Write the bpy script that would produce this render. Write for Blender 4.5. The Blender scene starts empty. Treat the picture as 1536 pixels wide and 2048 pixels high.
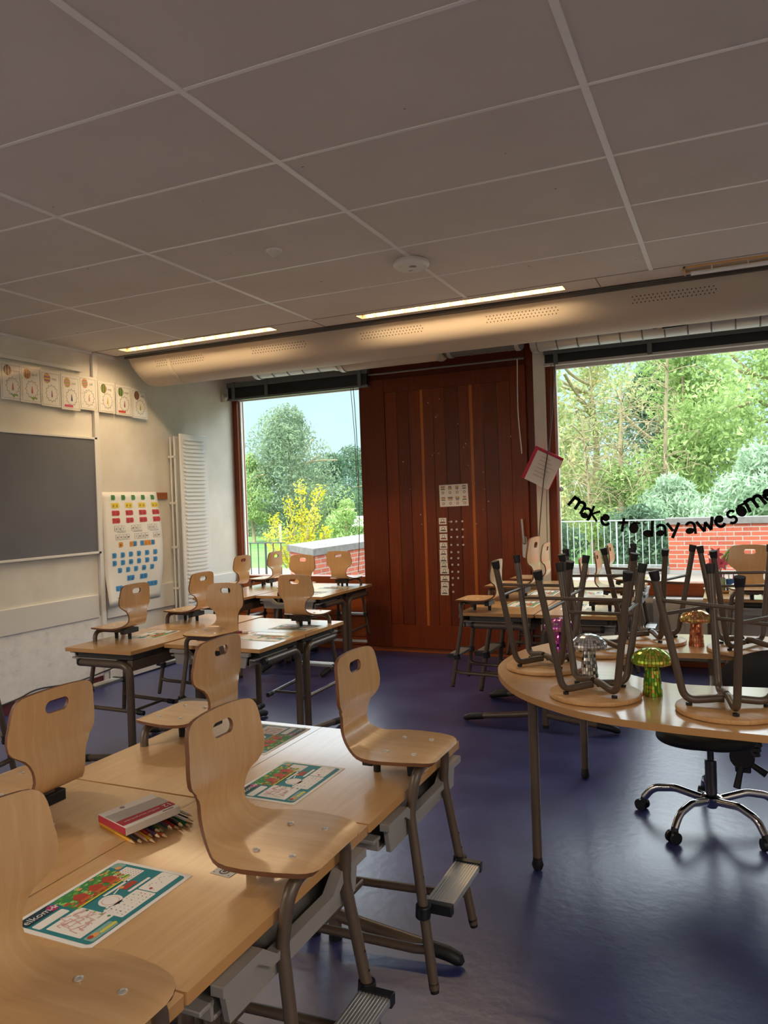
import bpy, bmesh, math, random
from mathutils import Matrix, Vector, Euler
PI = math.pi
R = math.radians
random.seed(7)
S = bpy.context.scene
COL = S.collection

# ------------------------------------------------------------------ camera, sky, lights, exposure
cam_d = bpy.data.cameras.new('camera'); cam = bpy.data.objects.new('camera', cam_d); COL.objects.link(cam)
yaw, pit, rol = 0.42464365, -0.01306405, -0.03436601
fw = Vector((-math.sin(yaw)*math.cos(pit), math.cos(yaw)*math.cos(pit), math.sin(pit)))
r0 = Vector((math.cos(yaw), math.sin(yaw), 0)); u0 = r0.cross(fw)
rt = r0*math.cos(rol)+u0*math.sin(rol); up = -r0*math.sin(rol)+u0*math.cos(rol)
m = Matrix((rt, up, -fw)).transposed().to_4x4(); m.translation = (0, 0, 1.5)
cam.matrix_world = m
cam_d.sensor_fit = 'VERTICAL'; cam_d.sensor_height = 24.0; cam_d.lens = 1536.4/2048*24.0
cam_d.clip_start = 0.02; cam_d.clip_end = 400
S.camera = cam
S.view_settings.view_transform = 'Standard'
try: S.view_settings.look = 'None'
except Exception: pass
S.view_settings.gamma = 1.0
S.view_settings.use_curve_mapping = False
S.view_settings.exposure = 0.66
S.cycles.use_denoising = True
S.cycles.max_bounces = 10
S.cycles.transparent_max_bounces = 16
S.cycles.sample_clamp_indirect = 6.0

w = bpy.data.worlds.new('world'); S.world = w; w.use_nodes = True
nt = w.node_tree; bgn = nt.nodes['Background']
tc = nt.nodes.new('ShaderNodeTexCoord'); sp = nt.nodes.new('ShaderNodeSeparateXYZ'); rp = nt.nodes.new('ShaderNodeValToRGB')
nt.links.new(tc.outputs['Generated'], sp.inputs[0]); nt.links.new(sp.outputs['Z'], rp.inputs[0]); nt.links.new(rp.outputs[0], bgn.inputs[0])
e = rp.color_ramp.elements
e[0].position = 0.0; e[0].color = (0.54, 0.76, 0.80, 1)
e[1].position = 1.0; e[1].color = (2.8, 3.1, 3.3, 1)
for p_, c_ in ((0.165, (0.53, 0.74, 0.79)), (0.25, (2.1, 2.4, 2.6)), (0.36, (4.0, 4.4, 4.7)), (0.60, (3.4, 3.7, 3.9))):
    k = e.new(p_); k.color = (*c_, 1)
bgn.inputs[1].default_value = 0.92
WARM = (1.0, 0.72, 0.42); NEUT = (1.0, 0.88, 0.76)
sun_d = bpy.data.lights.new('sun', 'SUN'); sun_d.energy = 2.2; sun_d.angle = R(14); sun_d.color = (1, 0.95, 0.84)
sun = bpy.data.objects.new('sun', sun_d); COL.objects.link(sun); sun.rotation_euler = (R(42), 0, R(-28)); sun.location = (-3, -6, 12)
def portal(name, x0, x1, y, z0, z1):
    d = bpy.data.lights.new(name, 'AREA'); d.shape = 'RECTANGLE'; d.size = x1-x0; d.size_y = z1-z0
    d.cycles.is_portal = True
    o = bpy.data.objects.new(name, d); COL.objects.link(o); o.location = ((x0+x1)/2, y, (z0+z1)/2)
    o.rotation_euler = (R(-90), 0, 0)
portal('daylight_window_one', -4.95, -3.4, 7.30, 0.75, 2.75)
portal('daylight_window_two', -1.46, 2.45, 7.30, 0.75, 2.75)
LAMP_W = 19.0      # each lit ceiling strip near the windows
FILL_W = 39.0      # each unseen fill lamp added behind the camera

# ------------------------------------------------------------------ materials
def lin(h):
    h = h.lstrip('#'); out = []
    for i in (0, 2, 4):
        c = int(h[i:i+2], 16)/255; out.append(c/12.92 if c <= 0.04045 else ((c+0.055)/1.055)**2.4)
    return (*out, 1)
MATS = {}
def mat(name, col, rough=0.5, metal=0.0, spec=0.5, coat=0.0, emit=None, estr=1.0, alpha=None, trans=0.0):
    if name in MATS: return MATS[name]
    mt = bpy.data.materials.new(name); mt.use_nodes = True
    b = mt.node_tree.nodes['Principled BSDF']
    b.inputs['Base Color'].default_value = lin(col) if isinstance(col, str) else (*col[:3], 1)
    b.inputs['Roughness'].default_value = rough; b.inputs['Metallic'].default_value = metal
    b.inputs['Specular IOR Level'].default_value = spec; b.inputs['Coat Weight'].default_value = coat
    if coat: b.inputs['Coat Roughness'].default_value = 0.12
    if emit: b.inputs['Emission Color'].default_value = (*emit[:3], 1); b.inputs['Emission Strength'].default_value = estr
    if trans: b.inputs['Transmission Weight'].default_value = trans
    if alpha is not None: b.inputs['Alpha'].default_value = alpha
    MATS[name] = mt; return mt
def N(mt, t): return mt.node_tree.nodes.new(t)
def L(mt, a, b): mt.node_tree.links.new(a, b)
def BS(mt): return mt.node_tree.nodes['Principled BSDF']
def noisy(mt, stops, scale=(1, 1, 1), nscale=4.0, detail=4.0, rough=0.55, coord='Object', dist=0.0, bump=0.0, bumpd=0.002):
    """colour variation from a noise field; stops = [(pos, colour)]"""
    t = N(mt, 'ShaderNodeTexCoord'); mp = N(mt, 'ShaderNodeMapping'); n = N(mt, 'ShaderNodeTexNoise'); cr = N(mt, 'ShaderNodeValToRGB')
    mp.inputs['Scale'].default_value = scale
    n.inputs['Scale'].default_value = nscale; n.inputs['Detail'].default_value = detail; n.inputs['Roughness'].default_value = rough; n.inputs['Distortion'].default_value = dist
    L(mt, t.outputs[coord], mp.inputs[0]); L(mt, mp.outputs[0], n.inputs['Vector']); L(mt, n.outputs['Fac'], cr.inputs[0])
    el = cr.color_ramp.elements
    el[0].position, el[0].color = stops[0][0], lin(stops[0][1]); el[1].position, el[1].color = stops[-1][0], lin(stops[-1][1])
    for p, c in stops[1:-1]: q = el.new(p); q.color = lin(c)
    L(mt, cr.outputs[0], BS(mt).inputs['Base Color'])
    if bump:
        bp = N(mt, 'ShaderNodeBump'); bp.inputs['Strength'].default_value = bump; bp.inputs['Distance'].default_value = bumpd
        L(mt, n.outputs['Fac'], bp.inputs['Height']); L(mt, bp.outputs[0], BS(mt).inputs['Normal'])
    return n
m_desk = mat('maple_laminate', '#d3a46c', 0.30, spec=0.6, coat=0.6)
noisy(m_desk, [(0.3, '#c59a66'), (0.5, '#cca26e'), (0.7, '#d2aa78')], (1.6, 24, 1.6), 2.2, 5, 0.6, dist=0.6)
m_desky = mat('maple_laminate_crosswise', '#d3a46c', 0.30, spec=0.6, coat=0.6)
noisy(m_desky, [(0.3, '#c59a66'), (0.5, '#cca26e'), (0.7, '#d2aa78')], (24, 1.6, 1.6), 2.2, 5, 0.6, dist=0.6)
m_deskedge = mat('maple_edge_band', '#b98a55', 0.45)
m_ply = mat('beech_plywood', '#d2a873', 0.26, spec=0.5, coat=0.25)
noisy(m_ply, [(0.3, '#c49c6c'), (0.52, '#caa374'), (0.72, '#d1ab7e')], (2, 22, 3.0), 2.4, 5, 0.6, dist=0.5)
m_plyedge = mat('plywood_edge', '#6b4326', 0.55)
m_stool = mat('stool_plywood', '#c79a66', 0.4)
noisy(m_stool, [(0.3, '#b98a57'), (0.7, '#d3a874')], (3, 20, 3), 2.0, 5, 0.6, dist=1.2)
m_frame = mat('taupe_powder_coat', '#57493c', 0.36, spec=0.5)
m_black = mat('black_rubber', '#101012', 0.55)
m_blackpl = mat('black_plastic', '#16171a', 0.4)
m_tray = mat('grey_tray_plastic', '#8f8b86', 0.5)
m_under = mat('dark_steel_underframe', '#33322f', 0.45)
m_alu = mat('brushed_aluminium', '#c9c8c4', 0.38, metal=0.75)
m_chrome = mat('chrome', '#d8d8d8', 0.08, metal=1.0)
m_screw = mat('screw_steel', '#d0cec8', 0.3, metal=0.6)
m_white = mat('white_paint', '#e4e2dc', 0.5)
m_rad = mat('radiator_enamel', '#e9eae8', 0.35)
m_radline = mat('radiator_groove', '#a9adaa', 0.5)
m_paper = mat('white_paper', '#f0ece2', 0.6)
m_wall = mat('plaster_wall', '#e3dfd3', 0.85)
noisy(m_wall, [(0.35, '#dcd7ca'), (0.65, '#e7e3d9')], (1, 1, 1), 3.0, 6, 0.6, bump=0.15, bumpd=0.001)
m_wallpanel = mat('wall_panel_paint', '#dfdcd4', 0.6)
m_scuff = mat('scuffed_wall_board', '#dedcd6', 0.7)
noisy(m_scuff, [(0.28, '#cfcdc9'), (0.42, '#e6e4e0'), (0.6, '#eeece8')], (2, 2, 3), 5.0, 8, 0.7)
m_tile = mat('ceiling_tile', '#cbc2b6', 0.9)
noisy(m_tile, [(0.3, '#d0c9be'), (0.7, '#d8d1c7')], (1, 1, 1), 2.0, 5, 0.6)
m_tbar = mat('ceiling_grid_paint', '#eceae5', 0.42, spec=0.5)
m_void = mat('concrete_soffit', '#6b6864', 0.8)
m_floor = mat('blue_linoleum', '#41406c', 0.33, spec=0.6, coat=0.3)
nn = noisy(m_floor, [(0.3, '#2a2f60'), (0.5, '#32386b'), (0.72, '#40477e')], (1, 1, 1), 2.2, 8, 0.68)
n2 = N(m_floor, 'ShaderNodeTexNoise'); n2.inputs['Scale'].default_value = 26; n2.inputs['Detail'].default_value = 5
bp = N(m_floor, 'ShaderNodeBump'); bp.inputs['Strength'].default_value = 0.35; bp.inputs['Distance'].default_value = 0.003
t = N(m_floor, 'ShaderNodeTexCoord'); L(m_floor, t.outputs['Object'], n2.inputs['Vector']); L(m_floor, n2.outputs['Fac'], bp.inputs['Height']); L(m_floor, bp.outputs[0], BS(m_floor).inputs['Normal']); L(m_floor, bp.outputs[0], BS(m_floor).inputs['Coat Normal']); BS(m_floor).inputs['Coat Roughness'].default_value = 0.24
rr = N(m_floor, 'ShaderNodeMapRange'); rr.inputs['To Min'].default_value = 0.27; rr.inputs['To Max'].default_value = 0.45; L(m_floor, nn.outputs['Fac'], rr.inputs['Value']); L(m_floor, rr.outputs[0], BS(m_floor).inputs['Roughness'])
def woodmat(name, a, b, c, sc, rough=0.35):
    mt = mat(name, b, rough, spec=0.3); noisy(mt, [(0.28, a), (0.5, b), (0.75, c)], sc, 2.5, 6, 0.62, dist=0.5); return mt
m_door = woodmat('red_brown_timber', '#662809', '#732f0c', '#7f3810', (26, 26, 1.4))
m_doorb = woodmat('red_brown_timber_dark', '#551f08', '#62270b', '#6d2e0e', (26, 26, 1.4))
m_doorc = woodmat('amber_timber', '#a2561c', '#b06222', '#ba6c2a', (26, 26, 1.4))
m_sill = woodmat('sill_timber', '#84401f', '#944a24', '#a2552b', (1.4, 26, 26))
m_clad = woodmat('orange_cladding', '#9a4a20', '#a85424', '#b25d2b', (1.4, 26, 20))
m_skirt = mat('dark_red_skirting', '#5c1f22', 0.5)
m_board = mat('grey_blackboard', '#6a6b73', 0.55)
noisy(m_board, [(0.3, '#66676f'), (0.7, '#707177')], (1, 1, 1), 1.6, 6, 0.6)
m_duct = mat('cream_duct_skin', '#bdb19f', 0.5)
m_hole = mat('perforation', '#5a4f44', 0.9)
m_galv = mat('galvanised_duct', '#b9bdbb', 0.38, metal=0.6)
m_galvd = mat('duct_seam', '#6f7371', 0.5, metal=0.4)
m_blind = mat('charcoal_blind', '#23272a', 0.4)
m_blindrail = mat('grey_blind_rail', '#6c6f70', 0.4, metal=0.3)
m_cord = mat('grey_cord', '#5d5a57', 0.7)
m_lamp = mat('lit_diffuser', '#fff2d8', 0.5, emit=(1.0, 0.74, 0.40), estr=1.25)
m_louv = mat('lamp_louvre', '#f4e4c4', 0.35, emit=(1.0, 0.66, 0.30), estr=0.35)
m_letter = mat('black_card', '#0c0c0e', 0.8, spec=0.2)
m_office = mat('black_office_fabric', '#0e0e10', 0.6)
m_glass = bpy.data.materials.new('window_glass'); m_glass.use_nodes = True
g = m_glass.node_tree; g.nodes.clear()
o_ = g.nodes.new('ShaderNodeOutputMaterial'); mx = g.nodes.new('ShaderNodeMixShader'); tr = g.nodes.new('ShaderNodeBsdfTransparent'); gl = g.nodes.new('ShaderNodeBsdfGlossy'); fr = g.nodes.new('ShaderNodeFresnel')
tr.inputs[0].default_value = (0.985, 0.995, 0.99, 1); gl.inputs['Roughness'].default_value = 0.0; 
geo = g.nodes.new('ShaderNodeNewGeometry'); ma = g.nodes.new('ShaderNodeMath'); ma.operation = 'MULTIPLY_ADD'; ma.inputs[1].default_value = -2.0; ma.inputs[2].default_value = 1.0
pw_ = g.nodes.new('ShaderNodeMath'); pw_.operation = 'POWER'; pw_.inputs[0].default_value = 1.40
g.links.new(geo.outputs['Backfacing'], ma.inputs[0]); g.links.new(ma.outputs[0], pw_.inputs[1]); g.links.new(pw_.outputs[0], fr.inputs[0])
g.links.new(fr.outputs[0], mx.inputs[0]); g.links.new(tr.outputs[0], mx.inputs[1]); g.links.new(gl.outputs[0], mx.inputs[2]); g.links.new(mx.outputs[0], o_.inputs[0])
def clearmat(name, f, rough=0.12, tint=(1, 1, 1, 1)):
    mt = bpy.data.materials.new(name); mt.use_nodes = True; q = mt.node_tree; q.nodes.clear()
    o_ = q.nodes.new('ShaderNodeOutputMaterial'); mx = q.nodes.new('ShaderNodeMixShader'); tr = q.nodes.new('ShaderNodeBsdfTransparent'); gl = q.nodes.new('ShaderNodeBsdfGlossy')
    tr.inputs[0].default_value = tint; gl.inputs['Roughness'].default_value = rough; mx.inputs[0].default_value = f
    q.links.new(tr.outputs[0], mx.inputs[1]); q.links.new(gl.outputs[0], mx.inputs[2]); q.links.new(mx.outputs[0], o_.inputs[0]); return mt
m_sleeve = clearmat('clear_plastic_sleeve', 0.10)
def brickmat(name):
    mt = mat(name, '#b5563a', 0.8)
    t = N(mt, 'ShaderNodeTexCoord'); s = N(mt, 'ShaderNodeSeparateXYZ'); a = N(mt, 'ShaderNodeMath'); c = N(mt, 'ShaderNodeCombineXYZ'); b = N(mt, 'ShaderNodeTexBrick')
    L(mt, t.outputs['Object'], s.inputs[0]); L(mt, s.outputs[0], a.inputs[0]); L(mt, s.outputs[1], a.inputs[1]); L(mt, a.outputs[0], c.inputs[0]); L(mt, s.outputs[2], c.inputs[1]); L(mt, c.outputs[0], b.inputs['Vector'])
    b.inputs['Scale'].default_value = 1.0; b.inputs['Brick Width'].default_value = 0.22; b.inputs['Row Height'].default_value = 0.065; b.inputs['Mortar Size'].default_value = 0.007
    b.inputs['Color1'].default_value = lin('#b0583e'); b.inputs['Color2'].default_value = lin('#93442f'); b.inputs['Mortar'].default_value = lin('#9a9389'); b.inputs['Bias'].default_value = -0.1
    L(mt, b.outputs['Color'], BS(mt).inputs['Base Color']); return mt
m_brick = brickmat('red_brick')
m_coping = mat('concrete_coping', '#75736f', 0.85); noisy(m_coping, [(0.3, '#5f5d59'), (0.7, '#7a7874')], (1, 1, 1), 9, 6, 0.65)
m_deck = mat('weathered_decking', '#b9b2a4', 0.8); noisy(m_deck, [(0.3, '#6f695f'), (0.7, '#857f74')], (1, 18, 1), 2, 4)
m_lawn = mat('lawn', '#6f9a3e', 0.9); noisy(m_lawn, [(0.3, '#446c26'), (0.7, '#5f8836')], (1, 1, 1), 0.8, 6)
m_bark = mat('bark', '#a89a78', 0.9); noisy(m_bark, [(0.3, '#7a6f52'), (0.7, '#a99b78')], (1, 1, 0.2), 8, 5)
m_railg = mat('galvanised_railing', '#b4bcbb', 0.45, metal=0.2)
m_raild = mat('dark_railing', '#3c4344', 0.5)
def leafmat(name, a, b, c, f=1.0):
    dim = lambda h, q: tuple(v*f*q for v in lin(h)[:3])+(1,)
    mt = bpy.data.materials.new(name); mt.use_nodes = True; q = mt.node_tree; q.nodes.clear()
    o_ = q.nodes.new('ShaderNodeOutputMaterial'); mx = q.nodes.new('ShaderNodeMixShader'); df = q.nodes.new('ShaderNodeBsdfDiffuse'); tl = q.nodes.new('ShaderNodeBsdfTranslucent')
    t = q.nodes.new('ShaderNodeTexCoord'); n = q.nodes.new('ShaderNodeTexNoise'); cr = q.nodes.new('ShaderNodeValToRGB')
    n.inputs['Scale'].default_value = 1.6; n.inputs['Detail'].default_value = 6; n.inputs['Roughness'].default_value = 0.7
    e = cr.color_ramp.elements; e[0].position = 0.32; e[0].color = dim(a, 0.75); e[1].position = 0.68; e[1].color = dim(c, 1.15); k = e.new(0.5); k.color = dim(b, 1.0)
    q.links.new(t.outputs['Object'], n.inputs['Vector']); q.links.new(n.outputs['Fac'], cr.inputs[0])
    q.links.new(cr.outputs[0], df.inputs[0]); q.links.new(cr.outputs[0], tl.inputs[0]); mx.inputs[0].default_value = 0.35
    q.links.new(df.outputs[0], mx.inputs[1]); q.links.new(tl.outputs[0], mx.inputs[2]); q.links.new(mx.outputs[0], o_.inputs[0]); return mt
lf_mid = leafmat('mid_green_leaves', '#86a060', '#a2ba76', '#c0d294', 1.0)
lf_blue = leafmat('blue_green_leaves', '#86a083', '#a3ba98', '#c0cfa8', 0.66)
lf_silver = leafmat('silver_willow_leaves', '#9ab896', '#b6d0b0', '#d2e4cc', 0.85)
lf_yel = leafmat('yellow_leaves', '#d8d030', '#ebe440', '#f4f07a', 0.72)
lf_olive = leafmat('olive_autumn_leaves', '#95a76c', '#b0bd84', '#c4a876', 1.02)
lf_dark = leafmat('dark_green_leaves', '#5f7f66', '#759678', '#8eab88', 0.60)

# ------------------------------------------------------------------ mesh helpers
class MB:
    def __init__(s, M=None): s.v = []; s.f = []; s.m = []; s.M = M
    def add(s, vs, fs, mi=0, M=None):
        n = len(s.v); M = M or s.M
        s.v += [tuple(M @ Vector(p)) for p in vs] if M else [tuple(p) for p in vs]
        s.f += [tuple(i+n for i in f) for f in fs]; s.m += [mi]*len(fs); return s
    def box(s, x0, x1, y0, y1, z0, z1, mi=0, M=None):
        vs = [(x, y, z) for z in (z0, z1) for y in (y0, y1) for x in (x0, x1)]
        return s.add(vs, [(0, 2, 3, 1), (4, 5, 7, 6), (0, 1, 5, 4), (2, 6, 7, 3), (0, 4, 6, 2), (1, 3, 7, 5)], mi, M)
    def tube(s, pts, r, n=12, mi=0, caps=True, flat=1.0):
        P = [Vector(p) for p in pts]; k = len(P)
        rs = r if isinstance(r, (list, tuple)) else [r]*k
        T = [((P[min(i+1, k-1)]-P[max(i-1, 0)]).normalized()) for i in range(k)]
        ref = Vector((0, 0, 1)) if abs(T[0].z) < 0.9 else Vector((1, 0, 0))
        a = T[0].cross(ref).normalized(); vs = []
        for i in range(k):
            if i: a = (a - T[i]*a.dot(T[i])).normalized()
            b = T[i].cross(a)
            for j in range(n):
                q = 2*PI*j/n; vs.append(P[i]+a*(rs[i]*math.cos(q))+b*(rs[i]*flat*math.sin(q)))
        fs = [(i*n+j, i*n+(j+1) % n, (i+1)*n+(j+1) % n, (i+1)*n+j) for i in range(k-1) for j in range(n)]
        if caps: fs += [tuple(range(n-1, -1, -1)), tuple((k-1)*n+j for j in range(n))]
        return s.add(vs, fs, mi)
    def cyl(s, p0, p1, r0, r1=None, n=20, mi=0): return s.tube([p0, p1], [r0, r0 if r1 is None else r1], n, mi)
    def lathe(s, prof, n=32, c=(0, 0, 0), mi=0, closed=True):
        vs = []; k = len(prof)
        for r, z in prof:
            for j in range(n): q = 2*PI*j/n; vs.append((c[0]+r*math.cos(q), c[1]+r*math.sin(q), c[2]+z))
        fs = [(i*n+j, i*n+(j+1) % n, (i+1)*n+(j+1) % n, (i+1)*n+j) for i in range(k-1) for j in range(n)]
        if closed: fs += [tuple(range(n-1, -1, -1)), tuple((k-1)*n+j for j in range(n))]
        return s.add(vs, fs, mi)
    def prism(s, poly, z0, z1, mi=0, M=None, side=None):
        n = len(poly); vs = [(x, y, z0) for x, y in poly]+[(x, y, z1) for x, y in poly]
        s.add(vs, [tuple(range(n-1, -1, -1)), tuple(range(n, 2*n))], mi, M)
        return s.add(vs, [(i, (i+1) % n, n+(i+1) % n, n+i) for i in range(n)], mi if side is None else side, M)
    def flat(s, poly, z, mi=0, M=None): return s.add([(x, y, z) for x, y in poly], [tuple(range(len(poly)))], mi, M)
    def disc(s, x, y, r, z, mi=0, n=20, M=None, ry=None):
        return s.flat([(x+r*math.cos(2*PI*i/n), y+(ry or r)*math.sin(2*PI*i/n)) for i in range(n)], z, mi, M)
    def build(s, name, mats, parent=None, smooth=True, angle=38, bevel=0, loc=None):
        me = bpy.data.meshes.new(name); me.from_pydata(s.v, [], s.f)
        if not isinstance(mats, (list, tuple)): mats = [mats]
        for q in mats: me.materials.append(q)
        if len(mats) > 1: me.polygons.foreach_set('material_index', s.m)
        me.update()
        if smooth: me.shade_smooth(); me.set_sharp_from_angle(angle=R(angle))
        o = bpy.data.objects.new(name, me); COL.objects.link(o)
        if parent: o.parent = parent
        if loc: o.location = loc
        if bevel:
            b = o.modifiers.new('bevel', 'BEVEL'); b.width = bevel; b.segments = 2; b.limit_method = 'ANGLE'; b.angle_limit = R(50)
        return o
def fillet(pts, rad, n=6):
    P = [Vector(p) for p in pts]; out = [P[0]]
    for i in range(1, len(P)-1):
        r = rad[i-1] if isinstance(rad, (list, tuple)) else rad
        a = (P[i-1]-P[i]); b = (P[i+1]-P[i]); la, lb = a.length, b.length; a.normalize(); b.normalize()
        th = a.angle(b); d = min(r/math.tan(th/2), la*0.49, lb*0.49) if th < PI-1e-3 else 0
        if d <= 1e-5: out.append(P[i]); continue
        p0 = P[i]+a*d; p1 = P[i]+b*d
        for j in range(n+1):
            t_ = j/n; out.append(p0*(1-t_)**2 + P[i]*2*t_*(1-t_) + p1*t_**2)
    out.append(P[-1]); return out
def rrect(x0, x1, y0, y1, r, n=5):
    out = []
    for cx, cy, a in ((x1-r, y1-r, 0), (x0+r, y1-r, 90), (x0+r, y0+r, 180), (x1-r, y0+r, 270)):
        for i in range(n+1): q = R(a+90*i/n); out.append((cx+r*math.cos(q), cy+r*math.sin(q)))
    return out
def catmull(pts, n=8, closed=False):
    P = [Vector((*p, 0)) if len(p) == 2 else Vector(p) for p in pts]; out = []; k = len(P)
    for i in range(k if closed else k-1):
        a, b, c, d = (P[(i-1) % k], P[i], P[(i+1) % k], P[(i+2) % k]) if closed else (P[max(i-1, 0)], P[i], P[i+1], P[min(i+2, k-1)])
        for j in range(n):
            t_ = j/n; out.append(0.5*((2*b)+(c-a)*t_+(2*a-5*b+4*c-d)*t_*t_+(-a+3*b-3*c+d)*t_**3))
    if not closed: out.append(P[-1])
    return out
def tag(o, label, cat, group=None, kind=None):
    o['label'] = label; o['category'] = cat
    if group: o['group'] = group
    if kind: o['kind'] = kind
    return o
def thing(name, label, cat, loc=(0, 0, 0), rz=0.0, group=None):
    o = bpy.data.objects.new(name, None); COL.objects.link(o); o.empty_display_size = 0.1
    o.location = loc; o.rotation_euler = (0, 0, rz); return tag(o, label, cat, group)
def struct(o): o['kind'] = 'structure'; return o
KIDS = {}
def copy_tree(o, parent=None):
    c = o.copy(); COL.objects.link(c)
    if parent: c.parent = parent
    for ch in list(o.children): copy_tree(ch, c)
    return c
def place(proto, label, loc, rz=0.0, group=None, scale=None, first=False):
    o = proto if first else copy_tree(proto)
    o.location = loc; o.rotation_euler = (0, 0, rz); o['label'] = label
    if group: o['group'] = group
    if scale: o.scale = (scale,)*3
    return o
def textgeo(body, size):
    cu = bpy.data.curves.new('t', 'FONT'); cu.body = body; cu.size = size; cu.align_x = 'CENTER'; cu.align_y = 'CENTER'; cu.resolution_u = 2
    ob = bpy.data.objects.new('t', cu); COL.objects.link(ob)
    dg = bpy.context.evaluated_depsgraph_get(); me = bpy.data.meshes.new_from_object(ob.evaluated_get(dg))
    vs = [tuple(v.co) for v in me.vertices]; fs = [tuple(p.vertices) for p in me.polygons]
    bpy.data.objects.remove(ob); bpy.data.curves.remove(cu); bpy.data.meshes.remove(me); return vs, fs
TXT = {}
def text(mb, body, size, x, y, z, mi, M=None, rot=0):
    if (body, size) not in TXT: TXT[(body, size)] = textgeo(body, size)
    vs, fs = TXT[(body, size)]; c, s = math.cos(rot), math.sin(rot)
    mb.add([(x+c*a-s*b, y+s*a+c*b, z) for a, b, _ in vs], fs, mi, M)
ORD = ['first', 'second', 'third', 'fourth', 'fifth', 'sixth', 'seventh', 'eighth', 'ninth', 'tenth', 'eleventh', 'twelfth', 'thirteenth', 'fourteenth', 'fifteenth', 'sixteenth', 'seventeenth', 'eighteenth', 'nineteenth', 'twentieth', 'twenty-first', 'twenty-second', 'twenty-third', 'twenty-fourth']

# ------------------------------------------------------------------ room shell
XL, XR, YB, YW, HC, HV = -5.0, 3.6, -3.0, 7.05, 2.875, 3.12
struct(MB().box(XL-0.2, XR+0.2, YB-0.2, YW+0.25, -0.1, 0).build('floor', m_floor, smooth=False))
struct(MB().box(XL-0.2, XL, YB-0.2, YW+0.25, 0, HV+0.1).build('wall_left', m_wall, smooth=False))
struct(MB().box(XR, XR+0.2, YB-0.2, YW+0.25, 0, HV+0.1).build('wall_right', m_wall, smooth=False))
struct(MB().box(XL, XR, YB-0.2, YB, 0, HV+0.1).build('wall_rear', m_wall, smooth=False))
b = MB()                                     # window wall: lintel, white post, parapets below the glass
b.box(XL, XR, YW, YW+0.25, 2.80, HV+0.1); b.box(-1.63, -1.525, YW-0.02, YW+0.25, 0, 2.86); b.box(-1.55, XR, YW+0.02, YW+0.25, 0, 0.62)
b.box(2.52, XR, YW, YW+0.25, 0.62, 2.8); b.box(XL, -3.38, YW+0.04, YW+0.25, 0, 0.70)
struct(b.build('wall_front', m_wall, smooth=False))
SLOTS = ((-4.72, -3.195, 5.055, 5.170), (-2.48, -0.965, 5.09, 5.205))
g = MB().box(XL, XR, YB, 5.034, HC, HC+0.06)
xa = XL
for x0, x1, y0, y1 in SLOTS: g.box(xa, x0, 5.034, 5.30, HC, HC+0.06); g.box(x0, x1, 5.034, y0, HC, HC+0.06); g.box(x0, x1, y1, 5.30, HC, HC+0.06); xa = x1
g.box(xa, XR, 5.034, 5.30, HC, HC+0.06)
c = struct(g.build('ceiling', m_tile, smooth=False))
g = MB()
for i in range(-3, 6): g.box(-1.613+1.2*i-0.013, -1.613+1.2*i+0.013, YB, 5.03, HC-0.004, HC+0.001)
g.build('grid_runner', m_tbar, c, smooth=False)
g = MB()
for j in range(-7, 6):
    y = 2.062+0.6*j
    if y < 4.8: g.box(XL, XR, y-0.0075, y+0.0075, HC-0.003, HC+0.001)
g.build('grid_cross_bar', m_tbar, c, smooth=False)
g = MB(); g.box(XL, XR, 5.026, 5.034, HC-0.002, HC+0.001)
for x in (-4.95, -2.83, -0.75): g.box(x-0.003, x+0.003, 5.03, 5.30, HC-0.002, HC+0.001)
g.build('perimeter_joint', mat('joint_grey', '#8d867c', 0.9), c, smooth=False)  # thin darker joint lines around the lamp band
g = MB(); g.box(XL, XL+0.02, YB, 5.3, HC-0.02, HC)
g.build('edge_trim', m_tbar, c, smooth=False)
g = MB(); random.seed(3)
for _ in range(46):
    x = random.uniform(-4.8, 1.6); y = random.uniform(1.4, 4.9); a = random.uniform(0, PI); l = random.uniform(0.003, 0.009)
    g.disc(x, y, l, HC-0.0006, 0, 8, ry=l*0.6)
g.build('tile_speck', mat('grey_speck', '#6d6660', 0.9), c, smooth=False)
struct(MB().box(XL, XR, 5.30, YW, HV, HV+0.06).box(XL, XR, 5.28, 5.30, HC, HV).build('ceiling_void', m_void, smooth=False))
# left wall: blackboard wall build-up, dado band, vertical trunking, skirtings
struct(MB().box(XL, XL+0.012, YB, 5.03, 0.07, 0.60).build('trim_1', m_scuff, smooth=False))
struct(MB().box(XL, XL+0.022, YB, 5.00, 0.592, 0.788).build('trim_2', m_wallpanel, bevel=0.003))
struct(MB().box(XL, XL+0.022, 5.09, 6.06, 0.565, 0.788).box(XL, XL+0.022, 6.42, 7.0, 0.60, 0.788).build('trim_3', m_wallpanel, bevel=0.003))
struct(MB().box(XL, XL+0.030, 5.02, 5.072, 0.02, 2.87).build('trim_4', m_white, bevel=0.003))
struct(MB().box(XL, XL+0.018, YB, 5.02, 0, 0.085).build('baseboard_left', m_skirt, bevel=0.003))
struct(MB().box(XL, XL+0.045, 5.08, 6.95, 0.01, 0.12).build('baseboard_right', m_white, bevel=0.004))
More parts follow.
